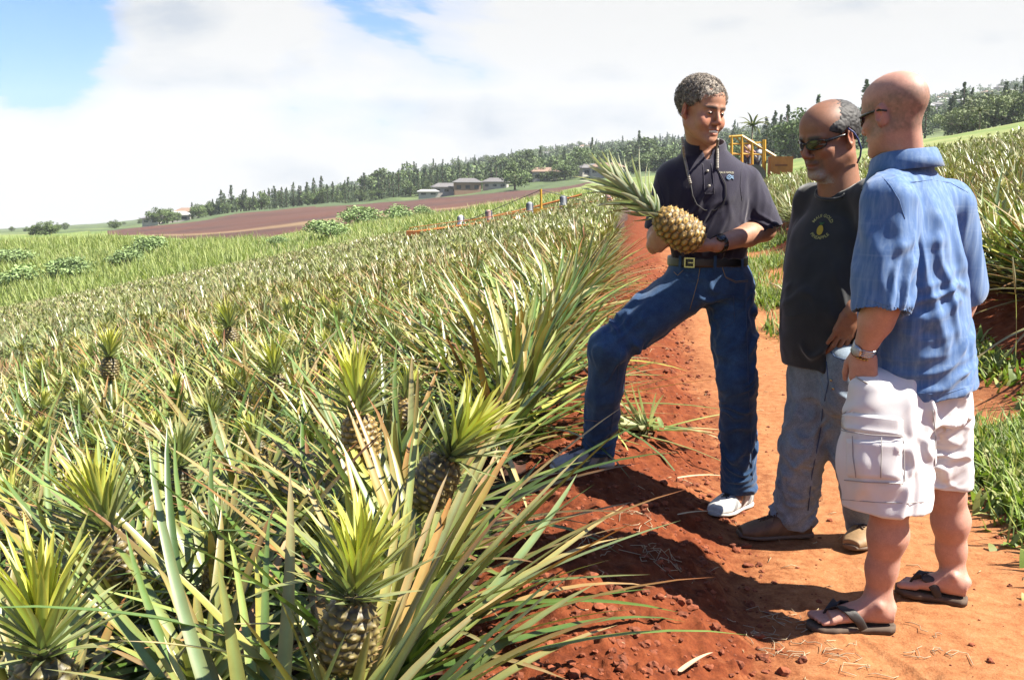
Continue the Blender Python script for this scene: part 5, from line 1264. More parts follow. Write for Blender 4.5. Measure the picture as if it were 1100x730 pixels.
    fl = [(lerp(sL, eL, .3)+[-.06, 0, -.05], .10, [.1, 0, 1], .030, .16, .011), (lerp(sR, eR, .4)+[.05, 0, -.05], .09, [-.1, 0, 1], .032, .16, .009), (P(765, 225, D-.1), .17, [.35, 0, 1], .055, .22, .009),
          (waist+[0, -.1, .09], .15, [.5, 0, 1], .05, .12, .010), (lerp(sL, eL, .8), .08, [1, 0, -.5], .035, .12, .008), (P(752, 262, D-.1), .12, [.2, 0, 1], .035, .10, .008), (waist, 9, [.2, 0, 1], .09, .3, .003)]
    po, PV, PQ = garment('polo_shirt', tp, PMAT['polo'], b, .0042, fl, 3); bv = bvh_of(PV, PQ)
    CM = frame([.08, -1, -.22]); collar(po, PMAT['polo'], neck+[0, .006, -.012], CM, .074, .072, .040, gap=.50, flap=.048, point=.030)
    seams(po, bv, [([(755, 176), (756, 190), (757, 208)], .0014, .0005), ([(764, 176), (766, 190), (767, 208), (757, 208)], .0014, .0005), ([(708, 178), (706, 190), (710, 205), (714, 220)], .001, .001), ([(801, 172), (796, 185), (795, 200), (797, 215)], .001, .001)], 'placket', PMAT['polo'])
    for (bx, by) in ((760, 184), (762, 200)):
        h, n = shoot(bv, bx, by, .002); m2 = MB(); m2.tube([h, h+n*.003], .0055, 10, col=(1, 1, 1)); child('button', m2.mesh('button', PMAT['bead']), po)
    text_on(bv, po, 'MAUI GOLD', 780, 185.5, 17, PMAT['logo_w'], 'chest_lettering')
    m2 = MB(); h, n = shoot(bv, 784, 190.5, .002); rt = nz(np.cross([0, 0, 1], n)); rt = rt if rt[0] > 0 else -rt
    for k in range(3):
        pts = []
        for t in np.linspace(-1, 1, 9): pts.append(proj(bv, h+rt*t*.015+np.array([0, 0, -.006+.006*k+.004*math.sin(t*4+k)]), .0015)[0])
        m2.tube(pts, .0024, 5)
    child('chest_emblem', m2.mesh('chest_emblem', PMAT['logo_b']), po)
    # necklace and cord
    mb = MB(); seq = [(733, 148), (734, 158), (736, 170), (738, 180), (740, 190), (742, 197)]; pts = []
    for q in seq: h, n = shoot(bv, q[0], q[1], .008); pts.append(h if h is not None else P(q[0], q[1], D-.12))
    def beads(pts, r):
        pts = np.array(pts); s_ = np.concatenate([[0], np.cumsum(np.linalg.norm(np.diff(pts, axis=0), axis=1))]); n = int(s_[-1]/(r*1.25))
        for t in np.linspace(0, s_[-1], n): 
            p = np.array([np.interp(t, s_, pts[:, k]) for k in range(3)]); dd = nz(pts[-1]-pts[0]); mb.tube([p-dd*r*.55, p, p+dd*r*.55], [r*.75, r, r*.75], 7, col=np.array([1, 1, 1])*random.uniform(.6, 1.5))
    beads(pts, .0062)
    pts2 = []
    for q in [(771, 150), (770, 158), (770, 166), (770, 174), (770, 181)]: h, n = shoot(bv, q[0], q[1], .008); pts2.append(h if h is not None and h[1] < D+.05 else P(q[0], q[1], D-.13))
    beads(pts2, .0062); ne = child('necklace', mb.mesh('necklace', PMAT['bead']), b)
    mb = MB(); pts3 = []
    for q in [(742, 197), (744, 210), (749, 220), (757, 226), (768, 226), (776, 219), (780, 210), (779, 198), (775, 190), (770, 181)]:
        h, n = shoot(bv, q[0], q[1], .004); pts3.append(h)
    mb.tube(pts3, .0022, 6, col=(1, 1, 1)); child('cord', mb.mesh('cord', PMAT['cord']), ne)
    # jeans
    pel = lerp(hR, hL, .5); wst = waist+np.array([0, 0, .015])
    jp = [Loft(pel-[0, 0, .05], wst, [1, .12, 0], [(0, 0, 0, .150, .115), (.35, 0, 0, .160, .120), (.7, 0, 0, .158, .116), (1.0, 0, 0, .153, .112)], .03, e=2.2),
          Cone(hR+[.01, 0, -.01], lerp(hR, kR, .55), .100, .092, .045), Cone(lerp(hR, kR, .55), kR, .092, .076, .03), Cone(kR, lerp(kR, aR, .45), .074, .072, .035), Cone(lerp(kR, aR, .45), aR+[0, 0, -.01], .072, .064, .02),
          Cone(hL+[0, 0, -.01], lerp(hL, kL, .6), .100, .084, .045), Cone(lerp(hL, kL, .6), kL, .084, .074, .03), Cone(kL, lerp(kL, aL, .5), .074, .072, .03), Cone(lerp(kL, aL, .5), aL+[0, 0, -.030], .070, .072, .02),
          Cone(aR+[0, 0, -.205], aR+[0, 0, -.5], .15, .15, .004, True), Cone(aL+[0, 0, -.165], aL+[0, 0, -.5], .15, .15, .004, True), Cone(aR+[0, 0, -.02], aR+[0, 0, -.3], .052, .06, .004, True), Cone(aL+[0, 0, -.0], aL+[0, 0, -.3], .058, .06, .004, True), Half(wst+[0, 0, .008], [0, 0, 1])]
    fl = [(kR+[.05, -.02, .02], .12, [.2, -.2, 1], .045, .10, .010), (kL, .13, [1, 0, .35], .045, .12, .011), (lerp(kL, aL, .6), .14, [1, 0, .45], .045, .11, .010), (aL, .10, [1, 0, .1], .028, .12, .010), (aR, .12, [1, 0, .2], .03, .12, .008),
          (pel+[0, -.08, -.04], .13, [1, 0, -.35], .04, .16, .008), (lerp(hR, kR, .6), .16, nz(kR-hR), .05, .22, .008), (lerp(hL, kL, .4)+[.08, 0, 0], .14, [.6, 0, .6], .045, .10, .010), (lerp(kR, aR, .5), .18, [.1, 0, 1], .05, .2, .006), (pel, 9, [0, 0, 1], .12, .2, .003)]
    je, V, Q = garment('jeans', jp, PMAT['jeans_blue'], b, .0045, fl, 11); bj = bvh_of(V, Q)
    seams(je, bj, [([(752, 287), (750, 300), (745, 318), (741, 332)], .0016, .001), ([(776, 287), (779, 297), (790, 302), (803, 301)], .0016, .001), ([(776, 288.5), (780, 298.5), (790, 303.5), (803, 302.6)], .0012, .001), ([(724, 292), (728, 296), (734, 290)], .0014, .001)], 'stitching', PMAT['stitch'])
    seams(je, bj, [([(801, 320), (802, 345), (803, 380), (804, 420), (807, 470), (808, 515)], .0022, .001), ([(668, 372), (664, 400), (660, 430), (655, 470)], .002, .001)], 'seam', PMAT['seam_blue'])
    seams(je, bj, [([(776, 316), (788, 318), (789, 345), (778, 352)], .0016, .001)], 'pocket_edge', PMAT['seam_blue'])
    # belt, buckle, loops
    bc = waist+np.array([0, 0, .012])
    be, V, Q = garment('belt', [Loft(bc-[0, 0, .05], bc+[0, 0, .05], [1, .12, 0], [(0, 0, 0, .163, .122), (1, 0, 0, .161, .120)], .01, e=2.2), Half(bc+[0, 0, .021], [0, 0, 1]), Half(bc-[0, 0, .019], [0, 0, -1])], PMAT['belt'], b, .004, (), 0); bb = bvh_of(V, Q)
    h, n = shoot(bb, 741, 282, .004); r_ = nz(np.cross([0, 0, 1], n)); r_ = r_ if r_[0] > 0 else -r_; mb = MB(); M3 = np.stack([r_, n, np.cross(r_, n)], 1)
    for dx, dz, sx, sz in ((0, .017, .040, .005), (0, -.017, .040, .005), (-.018, 0, .005, .036), (.018, 0, .005, .036)): mb.box(h+r_*dx+np.array([0, 0, dz]), (sx, .005, sz), M3)
    mb.box(h+r_*.006+n*.002, (.022, .004, .004), M3); child('buckle', mb.mesh('buckle', PMAT['buckle'], False), be)
    for lx in (731, 768, 797):
        h, n = shoot(bb, lx, 282, .003)
        if h is None: continue
        mb = MB(); r_ = nz(np.cross([0, 0, 1], n)); mb.box(h, (.011, .004, .052), np.stack([r_, n, np.cross(r_, n)], 1)); child('belt_loop', mb.mesh('belt_loop', PMAT['jeans_blue'], False), je)
    # watch on his left wrist
    d = nz(eL-wL); c = wL+d*.012; mb = MB(); U = nz(np.cross(d, [0, 0, 1])); W2 = np.cross(d, U)
    ring = [c+(U*math.cos(a)+W2*math.sin(a))*.033 for a in np.linspace(0, 2*np.pi, 25)]; mb.tube(ring, .0035, 6); mb.tube([q+d*.010 for q in ring], .0035, 6); mb.tube([q+d*.020 for q in ring], .0035, 6)
    wt = child('watch', mb.mesh('watch', PMAT['black']), b); mb = MB(); q = c+d*.01+np.array([0, -.028, .022]); mb.tube([q, q+nz([0, -.7, .7])*.009], .018, 14); child('watch_case', mb.mesh('watch_case', PMAT['black']), wt)
    # sneakers
    gz = lambda p: float(H(p[0], p[1]))
    hh = P(656, 498, D+.08); tt = P(594, 492, D+.02); hh[2] = gz(hh)+.016; tt[2] = gz(tt)+.022
    shoe(b, PMAT, hh, tt, [0, 0, 1], wid=1.02, col=(.50, .50, .49), panel=(.20, .21, .23))
    hh = P(803, 528, D+.12); tt = P(767, 549, D-.09); hh[2] = gz(hh)+.004; tt[2] = gz(tt)+.004
    shoe(b, PMAT, hh, tt, [0, 0, 1], col=(.82, .81, .78), panel=(.34, .35, .36), wid=1.12, laces=(.03, .03, .035))
    return b
def held_pineapple():
    r = np.random.default_rng(31); D = 3.87
    A = P(754, 263, D+.01); B = P(704, 229, D-.01); h = np.linalg.norm(B-A); ax = nz(B-A)
    o = empty('pineapple', A); tag(o, 'golden pineapple with a long grey green crown held in both hands', 'pineapple')
    q = Vector(ax).to_track_quat('Z', 'Y')
    f = link('fruit_body', join_parts(fruit_shape(r, h, .0700, .85, (132, 120), ne=11, nr=10)).mesh('fruit_body', PM['fruit']), o); f.rotation_euler = q.to_euler()
    n = 62; t = np.linspace(0, 1, n); az = np.arange(n)*2.39996+r.normal(0, .12, n); th = np.radians(30+56*t**.8)+r.normal(0, .07, n)
    L = np.interp(t, [0, .25, .6, 1], [.07, .12, .21, .22])*r.uniform(.85, 1.12, n); droop = np.interp(t, [0, .4, 1], [.9, .35, .0])*-1*r.uniform(.2, 1.0, n)+np.where(t > .3, r.uniform(.2, .7, n), 0)*1.1
    base = np.stack([.022*np.cos(az)*(1-t*.7), .022*np.sin(az)*(1-t*.7), -.004+.13*t], 1)
    c0 = np.array([.24, .34, .23])*r.uniform(.8, 1.3, (n, 1)); c1 = np.array([.52, .58, .46])*r.uniform(.85, 1.1, (n, 1))
    V, Q, C = leaves(base, az, th, L, np.full(n, .031)*r.uniform(.8, 1.1, n), droop, 8, c0, c1, side=r.normal(0, .12, n), gutter=.5)
    c = link('crown', mkmesh('crown', V, Q, PM['crownleaf'], col=C), o); c.location = Vector(ax)*(h*.97); c.rotation_euler = Vector(nz(ax+np.array([-.15, 0, .22]))).to_track_quat('Z', 'Y').to_euler()
    mb = MB(); mb.tube([-ax*.012, ax*.02], .014, 10, col=(.45, .40, .22)); link('stalk', mb.mesh('stalk', PM['straw']), o)
def sunglasses(par, o, M, s, left_only=False):
    T = lambda x, y, z: o+M@(np.array([x, y, z])*s)
    mb = MB(); fr = []
    def rim(q, z): 
        pts = []
        for a in np.linspace(0, 2*np.pi, 21): 
            x = q*(.034+.029*math.cos(a)); zz = .004+.0165*math.sin(a)*(1 if math.sin(a) > 0 else 1.0)-.004*math.cos(a)*-1*0; y = .104-.035*(abs(x)/.062)**2
            pts.append(T(x, y, zz))
        return pts
    for q in (-1, 1): mb.tube(rim(q, 0), .0022*s, 6)
    mb.tube([T(-.007, .104, .010), T(0, .107, .011), T(.007, .104, .010)], .0030*s, 6)
    fo = child('sunglasses', mb.mesh('sunglasses', PMAT['black']), par)
    for q in (-1, 1):
        mb = MB(); mb.tube([T(q*.062, .071, .010), T(q*.072, .055, .012), T(q*.081, .02, .014), T(q*.0835, -.012, .014), T(q*.080, -.035, .006)], [.0058*s, .0055*s, .004*s, .0036*s, .003*s], 6, flat=1.0)
        child('temple', mb.mesh('temple', PMAT['black']), fo)
        mb = MB(); c = T(q*.034, .1, .004); V = [T(q*.034, .1015-.035*(.034/.062)**2+.006, .004)]; n = 20
        for k in (.5, 1.0):
            for a in np.linspace(0, 2*np.pi, n, endpoint=False):
                x = .034+.029*k*math.cos(a); V.append(T(q*x, .104-.035*(x/.062)**2+.003*(1-k), .004+.0165*k*math.sin(a)))
        Tt = [[0, 1+i, 1+(i+1) % n] for i in range(n)]; Qq = [[1+i, 1+n+i, 1+n+(i+1) % n, 1+(i+1) % n] for i in range(n)]
        mb.add(V, Qq, Tt); child('lens', mb.mesh('lens', PMAT['lens']), fo)
    return fo
# ================= the man in the charcoal shirt
def man_two():
    D = 3.84
    neck = P(903, 205, D); waist = P(892, 385, D+.0); sR = P(873, 218, D+.13); sL = P(940, 213, D-.15)
    eR = P(862, 305, D+.22); wR = P(872, 375, D+.18); eL = P(950, 305, D-.12); wL = P(915, 334, D-.19)
    hR = P(880, 405, D+.05); hL = P(916, 405, D-.08); kR = P(864, 480, D-.0); aR = P(852, 553, D+.03); kL = P(921, 490, D-.1); aL = P(931, 562, D+.02)
    ho = P(890, 150, D-.02); HM = frame([-.88, -.44, -.26], [-.06, -.02, 1]); hs = 1.10
    loc = np.array([lerp(aR, aL, .5)[0], D, 0])
    hp = head_prims(ho, HM, hs, wide=1.05, jowl=1.0, neck_to=neck+[0, 0, -.03], neck_r=.064)
    fw = np.array([-.72, -.69, 0]); lf = np.array([.69, -.72, 0])
    bp = [Loft(waist, neck-[0, 0, .05], lf, [(0, 0, 0, .13, .10), (.5, 0, .01, .14, .11), (.85, 0, 0, .12, .09), (1, 0, 0, .06, .06)], .03), Ell(lerp(hR, hL, .5)+[0, 0, .02], [.13, .10, .09], k=.04)]
    bp += limb([sR, eR], [.048, .042])+limb([eR, lerp(eR, wR, .3), wR], [.044, .045, .030])+limb([sL, eL], [.048, .044])+limb([eL, lerp(eL, wL, .35), wL], [.046, .048, .034])
    bp += limb([hR, kR, aR], [.075, .055, .042], .03)+limb([hL, kL, aL], [.075, .055, .042], .03)+[Cone(aR, aR+[-.06, 0, -.04], .035, .03, .02), Cone(aL, aL+[-.04, -.03, -.04], .035, .03, .02)]
    bp += hand_prims(wL, [-.28, .12, -1], [-.3, .9, -.1], +1, (10, 14, 12), 1.08, thumb=(-.6, .3), wr=.030)
    bp += hand_prims(wR, [-.1, -.10, -1], [.9, -.1, 0], -1, (20, 30, 20), 1.05)
    def extra(V, c):
        # short dark grey hair shadow thinning over the crown: part of the scalp
        q = local(V, ho, HM, hs); m = (np.linalg.norm(q-[0, -.01, .04], axis=1) < .125); b = (m*sstep(.060, -.01, q[:, 1]+.4*(q[:, 2]-.06))*sstep(.03, .05, q[:, 2])*np.clip(.45+.5*fbm(V*160, 2, 1), 0, 1))[:, None]*.85
        return c*(1-b)+np.array([.07, .06, .055])*b
    b = body('older man in dark sunglasses and a charcoal T-shirt listening in the middle', bp+hp, (.38, .175, .10), (ho, HM, hs, dict(beard=(.10, .08, .07), beard2=(.50, .48, .45), beard_w=.85, brow=(.10, .08, .07))), loc, seed=5, extra=extra)
    eyes(b, ho, HM, hs)
    T = lambda x, y, z: ho+HM@(np.array([x, y, z])*hs); E = lambda c, r, k=.008, sub=False: Ell(T(*c), np.array(r)*hs, HM, k, sub)
    hpz = [E((0, -.026, .040), (.0865, .1065, .086)), E((0, .004, .040), (.0875, .078, .058)), E((0, .070, .095), (.056, .105, .060), .012, True), E((0, .15, .0), (.12, .095, .13), .01, True), Half(T(0, 0, .010), HM@np.array([0, .42, -.9]), .006),
           E((.088, -.008, -.002), (.022, .022, .034), .006, True), E((-.088, -.008, -.002), (.022, .022, .034), .006, True)]
    V, Q = sdf_mesh(hpz, .003); Nn = vnormals(V, Q); V = V+Nn*(.002*vnoise(V*150, 3)-.001)[:, None]
    g = np.clip(.45+.9*vnoise(V*np.array([90, 90, 160]), 8), 0, 1)[:, None]; child('hair', mkmesh('hair', V, Q, PMAT['hair'], col=np.array([.008, .0075, .007])*(1-g)+np.array([.040, .037, .035])*g), b)
    sunglasses(b, ho, HM, hs)
    mb = MB(); mb.tube([P(911, 138, D-.13), P(917, 142, D-.13), P(922, 150, D-.12), P(925, 160, D-.10), P(924, 168, D-.08), P(921, 175, D-.06)], .0036, 7); child('glasses_cord', mb.mesh('glasses_cord', PMAT['bluecord']), b)
    # T-shirt, loose over the belly
    hem = P(892, 392, D)
    tp = [Loft(hem, neck, lf, [(0, 0, .0, .180, .150), (.10, 0, .015, .182, .165), (.35, 0, .03, .180, .170), (.6, 0, .015, .185, .145), (.78, 0, 0, .182, .120), (.89, 0, -.01, .12, .092), (.96, 0, -.01, .080, .075)], .03, e=2.2),
          Cone(neck+[0, 0, -.04], sR+[0, 0, .004], .064, .062, .035), Cone(neck+[0, 0, -.04], sL+[0, 0, .004], .064, .062, .035),
          Cone(sR, lerp(sR, eR, .8), .074, .082, .03), Cone(sL, lerp(sL, eL, .8), .074, .082, .03), Cone(lerp(sR, eR, .82), lerp(sR, eR, 1.2), .068, .085, .004, True), Cone(lerp(sL, eL, .82), lerp(sL, eL, 1.2), .068, .085, .004, True),
          Ell(neck+fw*.014+[0, 0, .040], [.090, .090, .056], k=.006, sub=True), Ell(hem+[0, 0, -.03], [.165, .15, .06], k=.01, sub=True), Ell(P(914, 385, D-.22), [.085, .11, .115], k=.02, sub=True)]
    fl = [(lerp(sL, neck, .2)+[0, 0, -.10], .14, [.25, 0, 1], .045, .2, .010), (P(870, 330, D-.1), .18, [-.35, 0, 1], .05, .16, .010), (P(860, 250, D), .16, [.1, 0, 1], .045, .25, .009), (hem+[0, -.1, .05], .16, [.6, 0, .8], .05, .14, .012), (P(885, 300, D-.15), .2, [.3, 0, 1], .07, .3, .008)]
    te, V, Q = garment('shirt', tp, PMAT['tee'], b, .0045, fl, 21); bv = bvh_of(V, Q)
    # neck rib
    mb = MB(); pts = []
    for a in np.linspace(0, 2*np.pi, 41):
        p = neck+(lf*math.cos(a)*.083+fw*math.sin(a)*.083)+fw*.012+[0, 0, -.006-.022*math.sin(a)]; pts.append(proj(bv, p, .000)[0])
    mb.tube(pts, .006, 6); child('neck_band', mb.mesh('neck_band', PMAT['tee']), te)
    # round print with pineapple
    text_on(bv, te, 'MAUI GOLD', 882, 243, 27, PMAT['logo_y'], 'shirt_print', arc=.041)
    text_on(bv, te, 'PINEAPPLE', 882, 244, 22, PMAT['logo_y'], 'shirt_print', arc=-.041)
    h, n = shoot(bv, 881, 247, .002); mb = MB()
    if h is not None:
        rt = nz(np.cross([0, 0, 1], n)); rt = rt if rt[0] > 0 else -rt; u = np.array([0, 0, 1.])
        V = [proj(bv, h, .002)[0]]+[proj(bv, h+rt*.0125*math.cos(a)+u*.0205*math.sin(a), .0022)[0] for a in np.linspace(0, 2*np.pi, 18, endpoint=False)]
        mb.add(V, T=[[0, 1+i, 1+(i+1) % 18] for i in range(18)]); child('pineapple_print', mb.mesh('pineapple_print', PMAT['logo_g']), te)
        mb = MB()
        for a in (-.7, -.35, 0, .35, .7): mb.tube([proj(bv, h+u*.020, .002)[0], proj(bv, h+u*.034+rt*.020*a, .002)[0]], [.0024, .0008], 4)
        child('leaf_print', mb.mesh('leaf_print', simple('green_print', (.05, .18, .06), .8)), te)
    # jeans
    pel = lerp(hR, hL, .5)
    jp = [Loft(pel-[0, 0, .06], waist+[0, 0, .06], lf, [(0, 0, 0, .155, .125), (.4, 0, 0, .165, .135), (1.0, 0, .01, .160, .135)], .03, e=2.2),
          Cone(hR+[0, 0, -.02], lerp(hR, kR, .6), .105, .094, .05), Cone(lerp(hR, kR, .6), kR, .094, .086, .03), Cone(kR, lerp(kR, aR, .5), .086, .082, .03), Cone(lerp(kR, aR, .5), aR+[0, 0, .0], .082, .084, .02),
          Cone(P(907, 388, D-.17), P(900, 430, D-.15), .048, .06, .05), Cone(hL+[0, 0, -.02], kL, .105, .086, .05), Cone(kL, aL+[0, 0, -.0], .086, .080, .03), Cone(aR+[0, 0, -.055], aR+[0, 0, -.13], .070, .08, .004, True), Cone(aL+[0, 0, -.055], aL+[0, 0, -.13], .066, .08, .004, True)]
    fl = [(kR, .14, [1, 0, .4], .05, .12, .010), (lerp(kR, aR, .5), .14, [1, 0, -.5], .05, .12, .012), (aR, .11, [1, 0, .15], .032, .13, .013), (lerp(hR, kR, .5), .16, [.2, 0, 1], .05, .14, .009), (hL+[0, -.1, .0], .12, [.5, 0, -.7], .04, .13, .008), (pel, 9, [.2, 0, 1], .12, .2, .003)]
    je, V, Q = garment('jeans', jp, PMAT['jeans_pale'], b, .0045, fl, 31); bj = bvh_of(V, Q)
    seams(je, bj, [([(893, 372), (892, 377), (897, 383), (906, 386), (914, 386)], .0022, .001), ([(888, 388), (890, 410), (884, 440), (880, 470), (872, 510), (868, 548)], .0022, .001)], 'seam', PMAT['seam_blue'])
    for (ax_, ay) in ((893, 408), (895, 417)):
        h, n = shoot(bj, ax_, ay, .001)
        if h is not None: m2 = MB(); m2.tube([h, h+n*.003], .005, 9); child('rivet', m2.mesh('rivet', PMAT['buckle']), je)
    gz = lambda p: float(H(p[0], p[1]))
    br = dict(col=(.20, .115, .06), panel=(.15, .085, .045), sole=(.17, .12, .085), laces=(.12, .07, .04))
    mm = dict(PMAT); mm['shoe'] = PMAT['leather']
    hh = P(869, 566, D+.02); tt = P(795, 574, D-.0); hh[2] = gz(hh)+.004; tt[2] = gz(tt)+.004; shoe(b, mm, hh, tt, [0, 0, 1], 'boot', wid=1.12, hgt=.085, **br)
    br2 = dict(col=(.42, .26, .12), panel=(.36, .22, .10), sole=(.20, .13, .08), laces=(.12, .07, .04))
    hh = P(947, 563, D+.05); tt = P(914, 586, D-.14); hh[2] = gz(hh)+.004; tt[2] = gz(tt)+.004; shoe(b, mm, hh, tt, [0, 0, 1], 'boot', wid=1.1, hgt=.085, **br2)
    return b
# ================= the bald man in the pale blue shirt
def foot_prims(heel, toe, up, side, ank):
    heel = np.asarray(heel, float); toe = np.asarray(toe, float); f = nz(toe-heel); M = frame(f, up); L = np.linalg.norm(toe-heel); l, f, u = M[:, 0], M[:, 1], M[:, 2]
    W = lambda x, y, z: heel+l*x+f*y*L+u*z
    pr = [Loft(heel, W(0, .80, 0), l, [(0, 0, -.028, .026, .026), (.12, 0, -.034, .032, .033), (.4, side*.004, -.040, .033, .038), (.7, side*.003, -.030, .041, .027), (1.0, 0, -.018, .044, .016)], .015, e=2.2),
          Cone(W(0, .22, .06), ank, .036, .036, .03), Ell(W(side*.031, .21, .072), [.012, .012, .013], k=.012), Ell(W(-side*.031, .21, .066), [.012, .012, .013], k=.012), Cone(W(0, .02, .05), ank-f*.018, .016, .018, .02)]
    for i in range(5):
        x = -side*(-.034+.0170*i)*-1; x = side*(.033-.0165*i); ln = (.215, .205, .185, .160, .130)[i]; r = (.0125, .0085, .008, .0078, .0078)[i]
        pr.append(Cone(W(x*.95, .76, .014), W(x, .78+ln-.02, .011), r*1.05, r, .006))
    return pr, W, L
def sandal(par, W, L, side):
    mb = MB(); n = 40; prof = [(-.03, .022), (.05, .038), (.3, .036), (.5, .040), (.75, .050), (.92, .045), (1.02, .028), (1.05, .010)]
    ys = np.linspace(-.04, 1.055, n); ws = np.interp(ys, [p[0] for p in prof], [p[1] for p in prof]); ws[0] = .012; V = []
    for y, w in zip(ys, ws):
        for z in (-.022, -.004):
            for x in (-1, -.55, 0, .55, 1): V.append(W(x*w*(1.0 if z > -.01 else 1.04)+side*.002, y, z+(.002*abs(x) if z > -.01 else 0)))
    Q = []
    for i in range(n-1):
        for j in range(4): Q += [[i*10+j, (i+1)*10+j, (i+1)*10+j+1, i*10+j+1], [i*10+5+j, i*10+6+j, (i+1)*10+6+j, (i+1)*10+5+j]]
        Q += [[i*10, i*10+5, (i+1)*10+5, (i+1)*10], [i*10+4, (i+1)*10+4, (i+1)*10+9, i*10+9]]
    Q += [[0, 1, 6, 5], [1, 2, 7, 6], [2, 3, 8, 7], [3, 4, 9, 8]]; k = (n-1)*10; Q += [[k+1, k, k+5, k+6], [k+2, k+1, k+6, k+7], [k+3, k+2, k+7, k+8], [k+4, k+3, k+8, k+9]]
    mb.add(V, Q); so = child('flip_flop', mb.mesh('flip_flop', PMAT['foam']), par)
    mb = MB()
    for sg in (-1, 1):
        pts = [W(side*.019, .86, .004), W(side*.019, .80, .032), W(side*.012+sg*.018, .68, .056), W(sg*.036, .56, .048), W(sg*.043, .46, .022), W(sg*.041, .40, -.004)]
        P_ = np.array(pts); t = np.linspace(0, 5, 16); P2 = np.stack([np.interp(t, range(6), P_[:, k]) for k in range(3)], 1)
        fdir = nz(W(0, 1, 0)-W(0, 0, 0))
        rad = np.interp(t, [0, 1, 2, 3, 5], [.004, .007, .013, .016, .013]); n2 = 10; V = []
        for i, p in enumerate(P2):
            tg = nz(P2[min(i+1, 15)]-P2[max(i-1, 0)]); bn = nz(fdir-tg*(fdir@tg)); nn = np.cross(tg, bn)
            for a in np.linspace(0, 2*np.pi, n2, endpoint=False): V.append(p+bn*math.cos(a)*rad[i]+nn*math.sin(a)*.0028)
        Q = [[i*n2+j, i*n2+(j+1) % n2, (i+1)*n2+(j+1) % n2, (i+1)*n2+j] for i in range(15) for j in range(n2)]; mb.add(V, Q)
    child('strap', mb.mesh('strap', PMAT['strap']), so)
def man_three():
    D = 3.10
    neck = P(968, 178, D+.0); waist = P(985, 400, D+.02); sL = P(953, 218, D-.14); sR = P(1020, 222, D+.14)
    eL = P(947, 330, D-.20); wL = P(928, 376, D-.13); eR = P(1032, 325, D+.24); wR = P(1018, 392, D+.20)
    hL = P(962, 425, D-.07); hR = P(1006, 422, D+.11); kL = P(956, 540, D-.11); kR = P(1017, 530, D+.13); aL = P(943, 642, D-.06); aR = P(1024, 618, D+.17)
    ho = P(960, 124, D-.03); HM = frame([-.55, .82, -.18], [-.08, .05, 1]); hs = .96
    gz = lambda p: float(H(p[0], p[1])); loc = np.array([lerp(aR, aL, .5)[0], D, 0.])
    fw = nz([-.80, .60, 0]); lf = nz([-.60, -.80, 0])
    hp = head_prims(ho, HM, hs, neck_to=neck+[.01, 0, -.03], neck_r=.057, wide=1.0)
    bp = [Loft(waist, neck-[0, 0, .06], lf, [(0, 0, 0, .13, .10), (.5, 0, 0, .15, .11), (.85, 0, 0, .13, .09), (1, 0, 0, .06, .06)], .03), Ell(lerp(hR, hL, .5)+[0, 0, .02], [.13, .11, .09], k=.04)]
    bp += limb([sR, eR], [.052, .046])+limb([eR, wR], [.046, .030])+limb([sL, eL], [.054, .048])+limb([eL, lerp(eL, wL, .30), wL], [.046, .047, .030])
    bp += hand_prims(wL, [.04, .06, -1], [.55, .8, 0], -1, (14, 20, 14), 1.0, thumb=(.6, .2), wr=.028)+hand_prims(wR, [-.1, .1, -1], [-.9, .1, 0], 1, (20, 30, 20), 1.05)
    for h_, k_, a_, s1 in ((hL, kL, aL, 1), (hR, kR, aR, -1)):
        c1 = lerp(k_, a_, .32)-fw*.006; bp += [Cone(h_, k_, .085, .056, .04), Cone(k_, c1, .053, .0565, .03), Cone(c1, lerp(k_, a_, .68), .0565, .043, .03), Cone(lerp(k_, a_, .68), a_, .045, .037, .03)]
    hl = P(958, 667, D-.08); tl = P(872, 667, D-.075); hr = P(1037, 641, D+.12); tr = P(966, 620, D+.20)
    for q in (hl, tl, hr, tr): q[2] = gz(q)+.026
    tr[2] += .012
    fL, WL, LL = foot_prims(hl, tl, [0, 0, 1], -1, aL); fR, WR, LR = foot_prims(hr, tr, [0, 0, 1], 1, aR); bp += fL+fR
    b = body('bald man in a pale blue shirt, white cargo shorts and flip flops seen from behind', bp+hp, (.66, .35, .26), (ho, HM, hs, dict(stubble=(.22, .15, .11), stubble_w=.72, brow=(.2, .12, .08))), loc, seed=9)
    eyes(b, ho, HM, hs); sunglasses(b, ho, HM, hs)
    sandal(b, WL, LL, -1); sandal(b, WR, LR, 1)
    # shorts
    pel = lerp(hR, hL, .5); hemL = P(951, 541, D-.10); hemR = P(1012, 523, D+.13); zc = .5*(hemL[2]+hemR[2])+.006; hemL = hemL+[0, 0, -.05]; hemR = hemR+[0, 0, -.05]
    sp = [Loft(pel-[0, 0, .06], waist+[0, 0, .05], lf, [(0, 0, 0, .165, .145), (.5, 0, 0, .172, .148), (1, 0, 0, .160, .135)], .03, e=2.2),
          Cone(hL+[0, 0, -.02], hemL, .116, .130, .05), Cone(hR+[0, 0, -.02], hemR, .110, .100, .05), Cone(P(930, 418, D-.12), P(934, 500, D-.12), .052, .088, .07), Half(hemL+[0, 0, -.0], [0.06, 0, -1]) if False else Cone(np.array([hemL[0], hemL[1], zc-.07]), hemL+[0, 0, -.5], .122, .13, .004, True), Cone(np.array([hemR[0], hemR[1], zc-.06]), hemR+[0, 0, -.5], .090, .10, .004, True)]
    cutL = Half(hemL, [0, 0, -1]); 
    sp += [Half(np.array([0, 0, zc]), DOWN, .003)]
